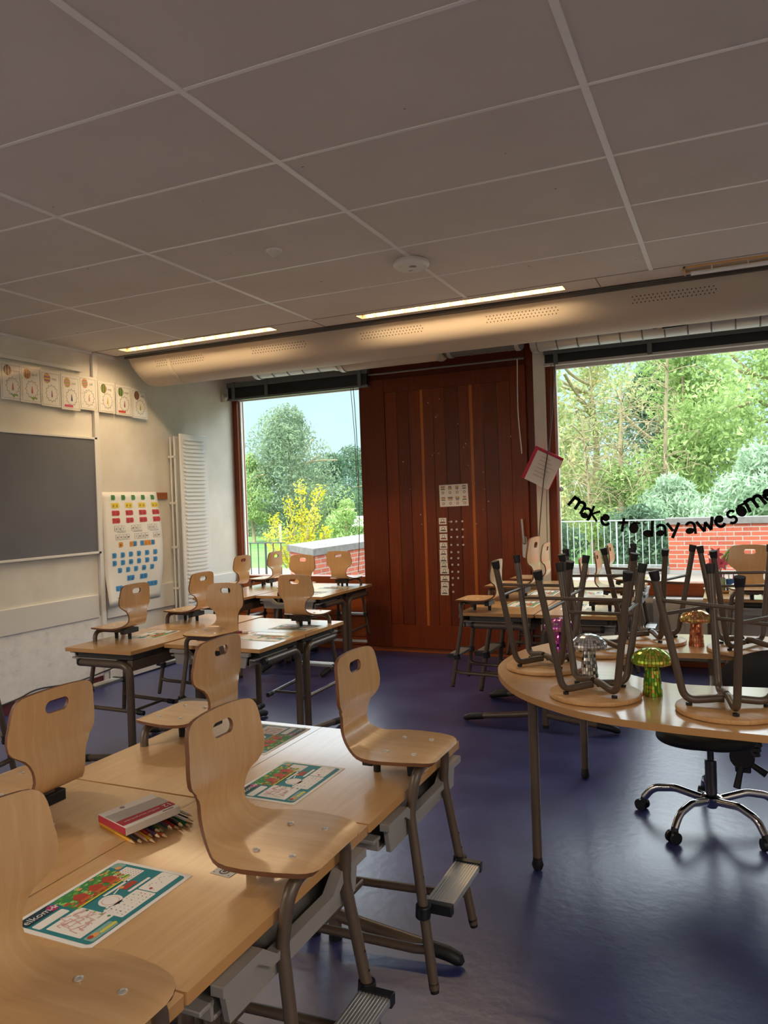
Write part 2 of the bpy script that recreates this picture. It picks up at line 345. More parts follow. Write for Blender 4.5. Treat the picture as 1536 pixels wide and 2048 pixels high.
# windows -----------------------------------------------------------------------------------------
def window(name, x0, x1, z0, z1, left_w, mull=()):
    f = MB(); y0, y1 = YW+0.02, YW+0.15
    f.box(x0, x0+left_w, y0, y1, z0-0.06, z1+0.05, 0); f.box(x1-left_w, x1, y0, y1, z0-0.06, z1+0.05, 0)
    f.box(x0, x1, y0, y1, z1, z1+0.07, 0)
    f.box(x0+left_w, x1-left_w, y0-0.02, y1, z0-0.11, z0, 1)
    for q in mull: f.box(q-0.03, q+0.03, y0, y1, z0, z1, 0)
    o = struct(f.build(name, [m_door, m_sill], bevel=0.003))
    gsk = MB()
    gsk.box(x0+left_w, x0+left_w+0.014, y0+0.05, y0+0.085, z0, z1); gsk.box(x1-left_w-0.014, x1-left_w, y0+0.05, y0+0.085, z0, z1)
    gsk.box(x0+left_w, x1-left_w, y0+0.03, y0+0.061, 2.660, z1)
    gsk.build('glazing_bead', m_white, o, smooth=False)
    MB().box(x0+left_w, x1-left_w, y0+0.062, y0+0.072, z0, z1).build('pane', m_glass, o, smooth=False)
    return o
window('window_1', -4.99, -3.36, 0.745, 2.76, 0.055)
window('window_2', -1.535, 2.52, 0.715, 2.76, 0.085)
c = struct(MB().box(-4.99, -3.38, YW-0.005, YW+0.04, 0.05, 0.66).build('trim_5', m_clad, smooth=False))
g = MB()
for z in (0.13, 0.34, 0.53): g.box(-4.99, -3.38, YW-0.008, YW-0.003, z-0.004, z+0.004)
g.build('board_joint', m_doorb, c, smooth=False)
MB().box(-4.9, -3.41, YW-0.03, YW-0.006, 0.075, 0.10).build('pipe_cover', m_white, c, bevel=0.003)
MB().cyl((-3.62, YW-0.012, 0.42), (-3.62, YW+0.01, 0.42), 0.02).build('wall_socket', m_under, c)
struct(MB().box(XL+0.02, XR, YW-0.03, YW, 0, 0.045).build('baseboard_front', m_sill, bevel=0.003))
# timber sliding door -----------------------------------------------------------------------------
f = MB(); f.box(-3.40, -1.63, YW-0.005, YW+0.06, 2.72, 2.93, 0); f.box(-1.70, -1.63, YW-0.015, YW+0.06, 0.04, 2.86, 0)
door = struct(f.build('door_1', [m_doorb], bevel=0.003))
MB().box(-3.40, -3.125, YW-0.05, YW, 0.05, 2.72).build('stile', m_doorb, door, bevel=0.003)
MB().box(-1.845, -1.70, YW-0.05, YW, 0.05, 2.72).build('stile', m_door, door, bevel=0.003)
MB().box(-3.125, -1.845, YW-0.05, YW, 2.585, 2.72).build('top_rail', m_doorb, door, bevel=0.003)
MB().box(-3.125, -1.845, YW-0.05, YW, 0.05, 0.275).build('bottom_rail', m_door, door, bevel=0.003)
xs = [-3.125, -2.994, -2.866, -2.742, -2.612, -2.490, -2.355, -2.230, -2.106, -1.970, -1.845]
tone = [m_door, m_doorb, m_door, m_door, m_door, m_doorb, m_door, m_door, m_doorb, m_door]
for i in range(10):
    MB().box(xs[i]+0.002, xs[i+1]-0.002, YW-0.042, YW, 0.275, 2.585).build('plank', tone[i], door, bevel=0.003)
for x in (-2.742, -2.240):
    MB().box(x-0.002, x+0.026, YW-0.0435, YW-0.03, 0.275, 2.585).build('sapwood_strip', m_doorc, door, smooth=False)
MB().tube([(-3.40, YW-0.06, 2.777), (-1.70, YW-0.06, 2.777)], 0.011, 10).build('track', mat('grey_track', '#7d7a76', 0.45, metal=0.3), door)
h = MB(); h.prism(rrect(-1.768, -1.724, 0.94, 1.14, 0.02), 0, 0.012, M=Matrix(((1, 0, 0, 0), (0, 0, -1, YW-0.05), (0, 1, 0, 0), (0, 0, 0, 1))))
h.tube(fillet([(-1.746, YW-0.06, 1.075), (-1.746, YW-0.10, 1.075), (-1.757, YW-0.10, 1.30)], 0.02), 0.011, 10)
h.cyl((-1.744, YW-0.05, 0.975), (-1.744, YW-0.07, 0.975), 0.013)
h.build('handle', mat('satin_steel', '#b9b7b2', 0.3, metal=0.9), door)
h = MB(); random.seed(11)
for _ in range(26):
    x = random.uniform(-3.2, -1.8); z = random.uniform(1.25, 2.5)
    h.cyl((x, YW-0.0415, z), (x, YW-0.0455, z), random.choice((0.004, 0.005, 0.007)), n=8)
h.build('tack', mat('tack_white', '#b0a79b', 0.6), door, smooth=False)

# ------------------------------------------------------------------ ceiling fittings
m_reflect = mat('lamp_reflector', '#7d6b4e', 0.45)
def strip_lamp(label, x0, x1, y0, y1, watts, recessed=True, group='recessed ceiling strip lamps', colour=WARM):
    t = thing('ceiling_light', label, 'ceiling light', ((x0+x1)/2, (y0+y1)/2, HC), 0, group)
    a, bb = (x1-x0)/2, (y1-y0)/2; top = .056 if recessed else 0.0; lip = -.003 if recessed else -.012
    f = MB(); f.box(-a, a, -bb, -bb+.004, lip, top); f.box(-a, a, bb-.004, bb, lip, top); f.box(-a, -a+.004, -bb+.004, bb-.004, lip, top); f.box(a-.004, a, -bb+.004, bb-.004, lip, top)
    if recessed: f.box(-a-.01, a+.01, -bb-.01, bb+.01, .0605, .066); f.box(-a, a, -bb, bb, .056, .0605)
    f.build('housing', m_reflect, t, smooth=False)
    n = int((x1-x0)/.112)
    for i in range(1, n):
        x = -a+2*a*i/n; MB().box(x-.0015, x+.0015, -bb+.004, bb-.004, .002 if recessed else -.010, .024 if recessed else -.002).build('louvre_blade', m_reflect, t, smooth=False)
    d = bpy.data.lights.new('lamp', 'AREA'); d.shape = 'RECTANGLE'; d.size = 2*a-.05; d.size_y = 2*bb-.03; d.energy = watts; d.color = colour
    o = bpy.data.objects.new('lamp', d); COL.objects.link(o); o.parent = t; o.location = (0, 0, .028 if recessed else -.0005)
    return t
strip_lamp('lit ceiling strip lamp nearest the blackboard wall, above the duct end', *SLOTS[0], LAMP_W)
strip_lamp('lit ceiling strip lamp above the timber sliding door, the longer of the two', *SLOTS[1], LAMP_W)
t = thing('ceiling_light', 'unlit open reflector strip lamp at the right end of the duct', 'ceiling light', (0.53, 5.13, HC), 0, 'recessed ceiling strip lamps')
f = MB(); f.box(-0.76, 0.76, -0.055, -0.045, -0.012, 0); f.box(-0.76, 0.76, 0.045, 0.055, -0.012, 0); f.box(-0.76, -0.75, -0.055, 0.055, -0.03, 0); f.build('frame', mat('lamp_brass_edge', '#d0a46a', 0.4), t, smooth=False)
MB().box(-0.75, 0.75, -0.045, 0.045, -0.006, 0).build('reflector', m_chrome, t, smooth=False)
MB().tube([(-0.72, 0.012, -0.03), (0.72, 0.012, -0.03)], 0.013, 10).build('tube_lamp', mat('off_tube', '#eef0ec', 0.3), t)
f = MB()
for i in range(7): f.box(-0.6+0.2*i-0.003, -0.6+0.2*i+0.003, -0.02, 0.04, -0.03, 0)
f.build('clip', m_white, t, smooth=False)
for lx, ly, q in ((-4.0, 0.1, 'left'), (2.2, 0.1, 'right'), (-4.0, -1.7, 'rear left'), (2.2, -1.7, 'rear right')):  # unseen lamps added to fill the room, set clear of window reflections
    strip_lamp('added unseen fill lamp on the ceiling behind the viewer, %s one' % q, lx-0.7, lx+0.7, ly-0.09, ly+0.09, FILL_W, False, 'added fill lamps behind the viewer', NEUT)
t = thing('motion_sensor', 'small white domed motion sensor on the ceiling tiles', 'sensor', (-2.205, 3.56, HC))
MB().lathe([(0.045, 0), (0.045, -0.006), (0.03, -0.012)], 24).build('base', m_white, t)
MB().lathe([(0.034, -0.008), (0.032, -0.02), (0.022, -0.034), (0.006, -0.04)], 24).build('lens', mat('sensor_lens', '#cfcbc2', 0.25), t)
t = thing('smoke_detector', 'round white wireless disc unit on the ceiling beside the grid runner', 'detector', (-1.63, 4.10, HC))
MB().lathe([(0.085, 0), (0.10, -0.012), (0.105, -0.03), (0.09, -0.045), (0.02, -0.05)], 36).build('housing', m_white, t)
MB().lathe([(0.022, -0.049), (0.022, -0.052), (0.001, -0.053)], 20, c=(0.02, -0.03, 0.003)).build('status_dot', mat('dot_grey', '#8f8d88', 0.4), t)
f = MB(); f.box(-0.05, -0.015, -0.055, -0.05, -0.0465, -0.044); f.box(-0.03, -0.005, 0.03, 0.034, -0.05, -0.047); f.build('slot', m_under, t, smooth=False)

# ------------------------------------------------------------------ fabric air duct along the window side
t = thing('air_duct', 'long cream half-round air duct under the ceiling before the windows', 'duct', (0, 5.57, 2.862))
b = MB(); x0, x1, r = -4.86, 3.5, 0.236; n = 40; segs = [(x0, 0.0), (x0+0.015, 0.7), (x0+0.06, 0.97), (x0+0.12, 1.0)]+[(x, 1.0) for x in (-4.2, -3, -2, -1, 0, 1, 2, 3, x1)]
vs = []
for x, s_ in segs:
    for j in range(n+1): a = PI*j/n; vs.append((x, -r*math.cos(a), -max(0.02, s_)*r*math.sin(a)))
b.add(vs, [(i*(n+1)+j, (i+1)*(n+1)+j, (i+1)*(n+1)+j+1, i*(n+1)+j+1) for i in range(len(segs)-1) for j in range(n)])
for band in range(8):
    bx = -4.56+band*1.0
    for row, ad in enumerate((15.5, 20.5, 25.5)):
        for i in range(20):
            x = bx+0.026*i+(0.013 if row == 1 else 0); a = R(ad); rr_ = r+0.0012
            cx, cz = -rr_*math.cos(a), -rr_*math.sin(a); ty, tz = math.sin(a), -math.cos(a)
            b.add([(x+0.005*math.cos(q), cx+0.005*math.sin(q)*ty, cz+0.005*math.sin(q)*tz) for q in [PI*2*k/6 for k in range(6)]], [tuple(range(6))], 1)
b.build('fabric_skin', [m_duct, m_hole], t, angle=60)
b = MB()
for s_ in (-1, 1): b.box(x0-0.03, x1, s_*(r+0.006)-0.009, s_*(r+0.006)+0.009, -0.012, 0.011)
b.build('hanging_rail', mat('rail_grey', '#5f5b56', 0.4, metal=0.3), t, smooth=False)
for xx in (-4.42, 1.6):
    b = MB(); vs = []
    for x, q in ((xx-0.02, 0.002), (xx-0.014, 0.007), (xx+0.014, 0.007), (xx+0.02, 0.002)):
        for j in range(n+1): a = PI*j/n; vs.append((x, -(r+q)*math.cos(a), -(r+q)*math.sin(a)))
    b.add(vs, [(i*(n+1)+j, (i+1)*(n+1)+j, (i+1)*(n+1)+j+1, i*(n+1)+j+1) for i in range(3) for j in range(n)]); b.build('zip_band', m_duct, t)
def pipe(label, xa, xb, r, y, z, mt, seams, step=0.17, cat='duct'):
    t = thing('round_duct', label, cat, (0, y, z), 0, 'round ducts behind the cream duct')
    PB = MB().tube([(xa, 0, 0), (xb, 0, 0)], r, 28)
    if seams:
        b = MB(); x = xa+0.05
        while x < xb-0.02: b.tube([(x, 0, 0), (x+0.012, 0, 0)], r+0.003, 28, caps=True); x += step
        PB.m = PB.m; PB.add(b.v, b.f, 1)
    PB.build('pipe', [mt, m_galvd], t)
    b = MB()
    for x in (xa+0.02, xb-0.05): MB().tube([(x, 0, 0), (x+0.035, 0, 0)], r+0.008, 28).build('collar', m_galv, t)
    for x in (xa+0.3, xb-0.3): MB().cyl((x, 0, r*.9), (x, 0, HV-z+.002), .006, n=8).build('hanger_rod', m_galv, t)
    return t
pipe('galvanised ribbed round duct above the left window', -4.3, -3.35, 0.10, 6.52, 2.872, m_galv, True)
pipe('warm beige round duct above the left part of the timber door', -3.34, -2.30, 0.115, 6.50, 2.862, m_duct, False)
pipe('galvanised ribbed round duct above the right part of the timber door', -2.28, -1.60, 0.095, 6.52, 2.862, m_galvd, True)
pipe('long galvanised ribbed round duct above the right window', -1.52, 3.4, 0.105, 6.55, 2.842, m_galv, True)
t = thing('junction_box', 'small black wired control box hanging beside the right ribbed duct', 'electrical box', (-0.42, 6.38, 2.80))
MB().box(-0.035, 0.035, -0.02, 0.02, -0.03, 0.03).build('housing', m_blackpl, t, bevel=0.003)
b = MB(); b.tube(fillet([(-0.03, 0, 0), (-0.10, 0, -0.02), (-0.16, 0, 0.03)], 0.05), 0.006, 8); b.tube(fillet([(0.03, 0, -0.02), (0.12, 0, -0.02), (0.22, 0, 0.0), (0.26, 0, 0.05)], 0.05), 0.005, 8); b.build('cable', m_black, t)
MB().cyl((0, 0, .02), (0, 0, HV-2.80+.002), .006, n=8).build('hanger_rod', m_galv, t)

# ------------------------------------------------------------------ blinds, cords, folder, letters on the glass
def blind(label, x0, x1, z_top, z_bot, brk, w=0.06):
    t = thing('venetian_blind', label, 'blind', ((x0+x1)/2, 6.97, z_top), 0, 'raised venetian blinds')
    a = (x1-x0)/2; h = z_top-z_bot
    MB().box(-a, a, -w/2, w/2, -0.055, 0).build('head_rail', m_blindrail, t, bevel=0.003)
    b = MB(); n = int((h-0.085)/0.006)
    for i in range(n): z = -0.06-i*0.006; b.add([(-a+0.01, -w/2+0.004, z), (a-0.01, -w/2+0.004, z), (a-0.01, 0, z+0.002), (-a+0.01, 0, z+0.002), (a-0.01, w/2-0.004, z), (-a+0.01, w/2-0.004, z)], [(0, 1, 2, 3), (3, 2, 4, 5)])
    b.box(-a+0.012, a-0.012, -w/2+0.008, w/2-0.008, -h+0.025, -0.058); b.build('slat_stack', m_blind, t, smooth=False)
    MB().box(-a, a, -w/2, w/2, -h, -h+0.022).build('bottom_rail', m_blindrail if x0 < -3 else mat('pale_rail', '#b9b6b0', 0.5), t, bevel=0.003)
    for x in brk: MB().box(x-(x0+x1)/2-0.02, x-(x0+x1)/2+0.02, -w/2-0.006, w/2, -h+0.004, 0.006).build('bracket', m_blindrail, t, bevel=0.002)
    return t
blind('charcoal blind pulled up above the left window with the tree', -4.965, -3.27, 2.845, 2.655, (-4.88, -4.46, -3.36))
t = blind('long charcoal blind pulled up above the right window', -1.51, 2.50, 2.83, 2.675, (-1.40, -0.60, 0.33, 1.4))
def cord(label, pts, r, mt=m_cord): return tag(MB().tube(catmull(pts, 6), r, 6).build('blind_cord', mt), label, 'cord', 'cords hanging by the windows')
cord('dark blind cord hanging over the right edge of the left window', [(-3.42, 6.92, 2.66), (-3.40, 6.92, 2.1), (-3.41, 6.93, 1.3), (-3.45, 6.95, 0.80)], 0.0035)
cord('thin pale cord beside the dark one on the left window', [(-3.46, 6.94, 2.66), (-3.43, 6.94, 2.1), (-3.435, 6.95, 1.72)], 0.003, m_cord)
cord('white cord hanging down the right side of the timber door', [(-1.76, 6.985, 2.775), (-1.762, 6.96, 2.3), (-1.742, 6.96, 1.95), (-1.74, 6.96, 1.90)], 0.005, m_white)
cord('dark grey cord slanting down across the red folder', [(-1.40, 6.90, 2.68), (-1.445, 6.865, 2.1), (-1.525, 6.85, 1.62), (-1.60, 6.9, 1.05)], 0.0055)
cord('thin grey cord hanging down along the white post', [(-1.44, 6.93, 2.68), (-1.47, 6.93, 2.0), (-1.52, 6.95, 1.5), (-1.535, 6.98, 0.95)], 0.0035)
t = thing('folder', 'red folder with white sheets hanging tilted on the blind cord', 'folder', (-1.53, 6.885, 1.755), 0)
t.rotation_euler = (R(8), R(-62+90), R(6))
MB().box(-0.145, 0.130, 0, 0.006, -0.160, 0.155).build('back_cover', mat('folder_red', '#c4224a', 0.45), t, bevel=0.002)
MB().box(-0.112, 0.125, -0.012, -0.001, -0.158, 0.13).build('paper_pack', mat('folder_paper', '#dcd9d6', 0.6), t, bevel=0.002)
b = MB()
for i in range(6): b.box(-0.06, -0.06+random.uniform(0.08, 0.15), -0.0135, -0.012, 0.09-0.035*i, 0.093-0.035*i)
b.build('printed_lines', mat('faint_print', '#b06a7c', 0.7), t, smooth=False)
tag(MB().lathe([(0.02, 0), (0.022, 0.004), (0.012, 0.010), (0.008, 0.02)], 18).build('suction_hook', mat('clear_grey', '#b9c6c6', 0.2)), 'clear round suction hook on the right window above the letter m', 'hook')
o = bpy.data.objects['suction_hook']; o.location = (-1.424, 7.131, 1.56); o.rotation_euler = (R(90), 0, 0)
GY = 7.1318
def stroke(b, pts, w, z0, z1, rnd=True):
    P = [Vector((p[0], p[1])) for p in pts]
    for i in range(len(P)-1):
        d = (P[i+1]-P[i]); d.normalize(); nrm = Vector((-d.y, d.x))*w*0.56; e_ = d*w*0.25
        b.prism([tuple(q) for q in (P[i]-nrm-e_, P[i+1]-nrm+e_, P[i+1]+nrm+e_, P[i]+nrm-e_)], z0, z1)
def blob(b, cx, cy, rx, ry, z0, z1, n=14, rot=0):
    b.prism([(cx+rx*math.cos(a)*math.cos(rot)-ry*math.sin(a)*math.sin(rot), cy+rx*math.cos(a)*math.sin(rot)+ry*math.sin(a)*math.cos(rot)) for a in [2*PI*i/n for i in range(n)]], z0, z1)
def arc(cx, cy, rx, ry, a0, a1, n=8): return [(cx+rx*math.cos(R(a0+(a1-a0)*i/n)), cy+ry*math.sin(R(a0+(a1-a0)*i/n))) for i in range(n+1)]
def glyph(ch):
    b = MB(); z0, z1 = 0.0, 0.0022; S_ = lambda p, w_=0.018: stroke(b, p, w_, z0, z1)
    if ch == 'm': S_([(-.05, -.035), (-.045, .035)]); S_([(-.045, .03)]+arc(-.022, .012, .02, .02, 120, 10)+[(0, -.032)]); S_([(0, .02)]+arc(.022, .012, .02, .02, 130, 0)+[(.047, -.035)])
    elif ch == 'a': blob(b, -.006, -.018, .026, .02, z0, z1, rot=.2); S_(arc(0, .012, .024, .022, 160, 0)+[(.026, -.036)], .015)
    elif ch == 'k': S_([(-.02, -.04), (-.016, .05)], .014); S_([(.03, .03), (-.014, -.002), (.03, -.036)], .013)
    elif ch == 'e': blob(b, -.002, .012, .025, .024, z0, z1); S_(arc(0, 0, .027, .036, 160, 320), .016)
    elif ch == 't': S_([(0, .042), (-.004, -.042)], .015); S_([(-.03, .012), (.028, .018)], .014)
    elif ch == 'o': blob(b, 0, -.004, .03, .036, z0, z1); S_([(-.005, .03), (.034, .03)], .012)
    elif ch == 'd': blob(b, -.006, -.014, .03, .024, z0, z1); S_([(.02, .066), (.02, -.03)], .016)
    elif ch == 'y': S_([(-.034, .04), (-.002, -.004)], .017); S_([(.034, .042), (-.004, -.048)], .017)
    elif ch == 'w': S_([(-.048, .03), (-.02, -.034), (0, .014), (.02, -.034), (.046, .036)], .017)
    elif ch == 's': S_(arc(.002, .018, .022, .02, 30, 250)+arc(-.002, -.018, .022, .02, 70, -140), .014)
    return b
LET = [('m', -1.277, 1.412, -38, 'm of the word make, leftmost of all'), ('a', -1.203, 1.332, -28, 'a of the word make'), ('k', -1.137, 1.322, -20, 'k of the word make'), ('e', -1.033, 1.274, -8, 'e of the word make'),
       ('t', -0.883, 1.222, -8, 't of the word today'), ('o', -0.794, 1.198, -6, 'o of the word today'), ('d', -0.668, 1.160, -3, 'd of the word today'), ('a', -0.566, 1.168, 0, 'a of the word today'), ('y', -0.467, 1.170, 0, 'y of the word today'),
       ('a', -0.325, 1.185, 4, 'a that starts the word awesome'), ('w', -0.201, 1.209, 14, 'w of the word awesome'), ('e', -0.090, 1.241, 14, 'first e of the word awesome'), ('s', 0.003, 1.272, 18, 's of the word awesome'), ('o', 0.073, 1.325, 24, 'o of the word awesome'), ('m', 0.181, 1.389, 28, 'm of the word awesome'), ('e', 0.285, 1.455, 32, 'last e of the word awesome, rightmost')]
for ch, x, z, a, lab in LET:
    o = glyph(ch).build('cut_out_letter', m_letter, smooth=False)
    o.matrix_world = Matrix.Translation((x, GY, z)) @ Matrix.Rotation(R(90), 4, 'X') @ Matrix.Rotation(R(a), 4, 'Z') @ Matrix.Diagonal((1.38, 1.38, 1, 1))
    tag(o, 'black cut-out letter %s, on the window' % lab, 'letter', 'letters reading make today awesome')

# ------------------------------------------------------------------ left wall: board, posters, letter chart, radiator
t = thing('blackboard', 'grey blackboard in a slim white frame on the left wall', 'blackboard', (XL, 3.5, 1.155))
MB().box(0.012, 0.03, -2.0, 1.50, 0.0, 0.972).build('writing_surface', m_board, t, smooth=False)
b = MB(); b.box(0.0, 0.04, -2.02, 1.53, 0.965, 0.985); b.box(0, 0.04, -2.02, 1.53, -0.015, 0.005); b.box(0, 0.04, 1.50, 1.53, -0.015, 0.985); b.build('frame', m_white, t, bevel=0.003)
m_teal = mat('print_teal', '#1f7f86', 0.6); PAL = {}
def pal(h): return mat('print_'+h.strip('#'), h, 0.6)
def wallM(y, z, x=XL): # local x -> +Y, local y -> +Z, local z -> +X
    return Matrix(((0, 0, 1, x), (1, 0, 0, y), (0, 1, 0, z), (0, 0, 0, 1)))
m_ink = mat('print_ink', '#4a4440', 0.6)
MONTH = ['maart', 'april', 'mei', 'juni', 'juli', 'aug', 'sept', 'okt']
PCOL = [('#7a4a52', '#3a3038', '#c8b06a'), ('#c4452e', '#e0a030', '#5f7f3c'), ('#d9775c', '#c7cf6a', '#8a62a0'), ('#d8a04a', '#8fae5a', '#c58ab4'), ('#e0b84a', '#c05a8a', '#5f9a9c'), ('#26302e', '#d8b43c', '#4f9a60'), ('#5f7a3c', '#a8b86a', '#364a2c'), ('#6a4a38', '#b0563a', '#4a6a4a')]
BUB = ['#c9645e', '#c8505a', '#b06a96', '#2f4a6a', '#d49a9a', '#d8b43c', '#a06080', '#a8b04a']
PLAB = ['birthday chart sheet of a spring month in a sleeve, leftmost in the wall row', 'birthday chart sheet of april in a sleeve, second from the left', 'birthday chart sheet with a pink and green balloon, third from the left', 'birthday chart sheet with a mauve balloon and pink name strip, fourth from the left', 'birthday chart sheet with hearts and a pink balloon, fifth from the left', 'birthday chart sheet with a black and yellow balloon, sixth from the left', 'birthday chart sheet with a green striped balloon, seventh from the left', 'birthday chart sheet in a shiny sleeve at the right end of the wall row']
YS = [4.19, 4.365, 4.555, 4.755, 4.955, 5.165, 5.375, 5.575]
ZT = [2.66, 2.655, 2.645, 2.635, 2.655, 2.635, 2.63, 2.62]
for i in range(8):
    wdt, hgt = 0.198, 0.285; bot = ZT[i]-hgt+(0.015 if i > 4 else 0); xo = XL+0.031+0.0035*(i % 2)+(0.006 if i in (2, 3) else 0)
    t = thing('birthday_poster', PLAB[i], 'poster', (xo, YS[i], bot), 0, 'birthday posters above the blackboard')
    M_ = wallM(0, 0, 0)
    MB().box(0, 0.0012, -wdt/2, wdt/2, 0, ZT[i]-bot).build('sheet', m_paper, t, smooth=False)
    b = MB(); h_ = ZT[i]-bot
    for q in ((-.085, .085, .012, .0135), (-.085, .085, h_-.022, h_-.0205), (-.085, -.0835, .012, h_-.02), (.0835, .085, .012, h_-.02)): b.prism([(q[0], q[2]), (q[1], q[2]), (q[1], q[3]), (q[0], q[3])], .0013, .0018, 0, M_)
    star = []
    for s_ in range(24): a = 2*PI*s_/24; rr_ = 0.062 if s_ % 2 == 0 else 0.049; star.append((0.008+rr_*math.cos(a), 0.105+rr_*1.15*math.sin(a)))
    for s_ in range(24): p, q = star[s_], star[(s_+1) % 24]; d = Vector((q[0]-p[0], q[1]-p[1])).normalized()*0.0012; b.prism([(p[0]+d.y, p[1]-d.x), (q[0]+d.y, q[1]-d.x), (q[0]-d.y, q[1]+d.x), (p[0]-d.y, p[1]+d.x)], .0013, .0018, 0, M_)
    text(b, MONTH[i], 0.032, 0.035, h_-.062, .0018, 0, M_)
    b.build('frame_print', m_ink, t, smooth=False)
    b = MB(); cx, cy = -.035, h_-.062
    b.disc(cx, cy, .034, .0016, 0, 24, M_, ry=.040)
    for k_ in range(5):
        x_a = -.026+.0115*k_; hh = .036*math.sqrt(max(0, 1-(x_a/.031)**2))
        if i in (2, 3, 4): hw = .03*math.sqrt(max(0, 1-((x_a)/.032)**2)); b.prism([(cx-hw, cy+x_a*1.2-.004), (cx+hw, cy+x_a*1.2-.004), (cx+hw, cy+x_a*1.2+.004), (cx-hw, cy+x_a*1.2+.004)], .0017, .0020, 1+k_ % 2, M_)
        else: b.prism([(cx+x_a-.0035, cy-hh), (cx+x_a+.0035, cy-hh), (cx+x_a+.0035, cy+hh), (cx+x_a-.0035, cy+hh)], .0017, .0020, 1+k_ % 2, M_)
    b.build('balloon', [pal(c_) for c_ in PCOL[i]], t, smooth=False)
    b = MB(); b.prism([(0.0, .085), (.018, .085), (.011, .13), (.007, .13)], .0016, .0020, 0, M_); b.disc(.009, .082, .009, .0018, 0, 12, M_)
    if i in (0, 1): b.prism([(-.02, .045), (.055, .045), (.05, .03), (.03, .035), (.018, .018), (.0, .035)], .0016, .002, 1, M_)
    if i in (3, 6): b.prism([(-.07, .022), (.02, .022), (.02, .042), (-.07, .042)], .0016, .002, 2, M_)
    if i in (4, 5):
        for k_ in range(9): b.disc(random.uniform(-.07, .07), random.uniform(.03, .15), .004, .0018, 1+(k_ % 2), 8, M_)
    b.build('drawing', [pal(BUB[i]), pal('#8ca85a'), pal('#d2483c' if i == 6 else '#d85a78')], t, smooth=False)
    b = MB(); b.add([(.0024, -wdt/2-.004, -.018), (.0024, wdt/2+.004, -.018), (.006, wdt/2+.004, .08), (.0024, wdt/2+.004, h_+.006), (.0024, -wdt/2-.004, h_+.006), (.007, -wdt/2-.004, .07)], [(0, 1, 2, 5), (5, 2, 3, 4)]); b.build('plastic_sleeve', m_sleeve, t, smooth=False)
tag(MB().box(XL, XL+0.036, 3.2, 4.90, 2.685, 2.715).build('picture_rail', m_white, bevel=0.002), 'slim white hanging rail above the birthday posters', 'rail')
# letter chart
tag(MB().box(XL+0.001, XL+0.018, 5.062, 5.935, 1.60, 1.665).build('wooden_rail', woodmat('rail_wood', '#8a4f2a', '#9c5e34', '#ab6d40', (20, 1.4, 20)), bevel=0.003), 'short brown wooden hanging rail carrying the letter chart', 'rail')
t = thing('letter_chart', 'white alphabet chart with coloured letter tiles hanging on the brown rail', 'poster', (XL+0.022, 5.065, 0.67))
cw, chh = 0.70, 1.0
def cx_off(u, v): # paper bulge, curled lower left corner
    s_ = 0.030*math.sin(PI*v)*(0.25+0.75*u)*1.2 + (0.05*max(0, 0.28-v)/0.28*max(0, 0.4-u)/0.4)
    return 0.004+s_
def chart_pt(x, y): u = x/cw; v = y/chh; return (cx_off(u, v)+0.0, x+0.05*math.sin(PI*min(1, max(0, 1-v)))*max(0, u-0.6)*2.0*0.6, y)
b = MB(); nx, ny = 14, 20
b.add([chart_pt(cw*i/nx, chh*j/ny) for j in range(ny+1) for i in range(nx+1)], [(j*(nx+1)+i, j*(nx+1)+i+1, (j+1)*(nx+1)+i+1, (j+1)*(nx+1)+i) for j in range(ny) for i in range(nx)])
o = b.build('sheet', m_paper, t, angle=60); sd = o.modifiers.new('thickness', 'SOLIDIFY'); sd.thickness = 0.0012; sd.offset = -1
def chart_prim(b, poly, mi, lift=0.0016): b.add([tuple(Vector(chart_pt(x, y))+Vector((lift, 0, 0))) for x, y in poly], [tuple(range(len(poly)))], mi)
def chart_text(b, s_, size, x, y, mi):
    if (s_, size) not in TXT: TXT[(s_, size)] = textgeo(s_, size)
    vs, fs = TXT[(s_, size)]; b.add([tuple(Vector(chart_pt(x+p[0], y+p[1]))+Vector((0.0030, 0, 0))) for p in vs], fs, mi)
ROWS = [(0.950, 'g', ['a', 'e', 'i', 'o', 'u'], 0.13, 0.125), (0.880, 'y', ['aa', 'ee', 'oo', 'uu'], 0.13, 0.165), (0.812, 'r', ['ij', 'ei', 'au', 'ou'], 0.13, 0.165), (0.745, 'r', ['ie', 'oe', 'eu', 'ui'], 0.13, 0.165),
        (0.675, 'w', ['aai', 'ooi', 'oei'], 0.15, 0.20), (0.598, 'w', ['eeuw', 'ieuw', 'uw'], 0.16, 0.225), (0.530, 'o', ['e', 'ig', 'lijk'], 0.19, 0.13),
        (0.438, 'b', ['b', 'd', 'f', 'g', 'h', 'j'], 0.11, 0.098), (0.370, 'b', ['k', 'l', 'm', 'n', 'p', 'r'], 0.11, 0.098), (0.302, 'b', ['s', 't', 'v', 'w', 'z'], 0.17, 0.098), (0.225, 'b', ['ng', 'nk'], 0.28, 0.16), (0.145, 'b', ['ch', '', 'sch'], 0.13, 0.20)]
CI = {'g': 0, 'y': 1, 'r': 2, 'w': 3, 'o': 4, 'b': 5}
tiles = MB(); ink = MB()
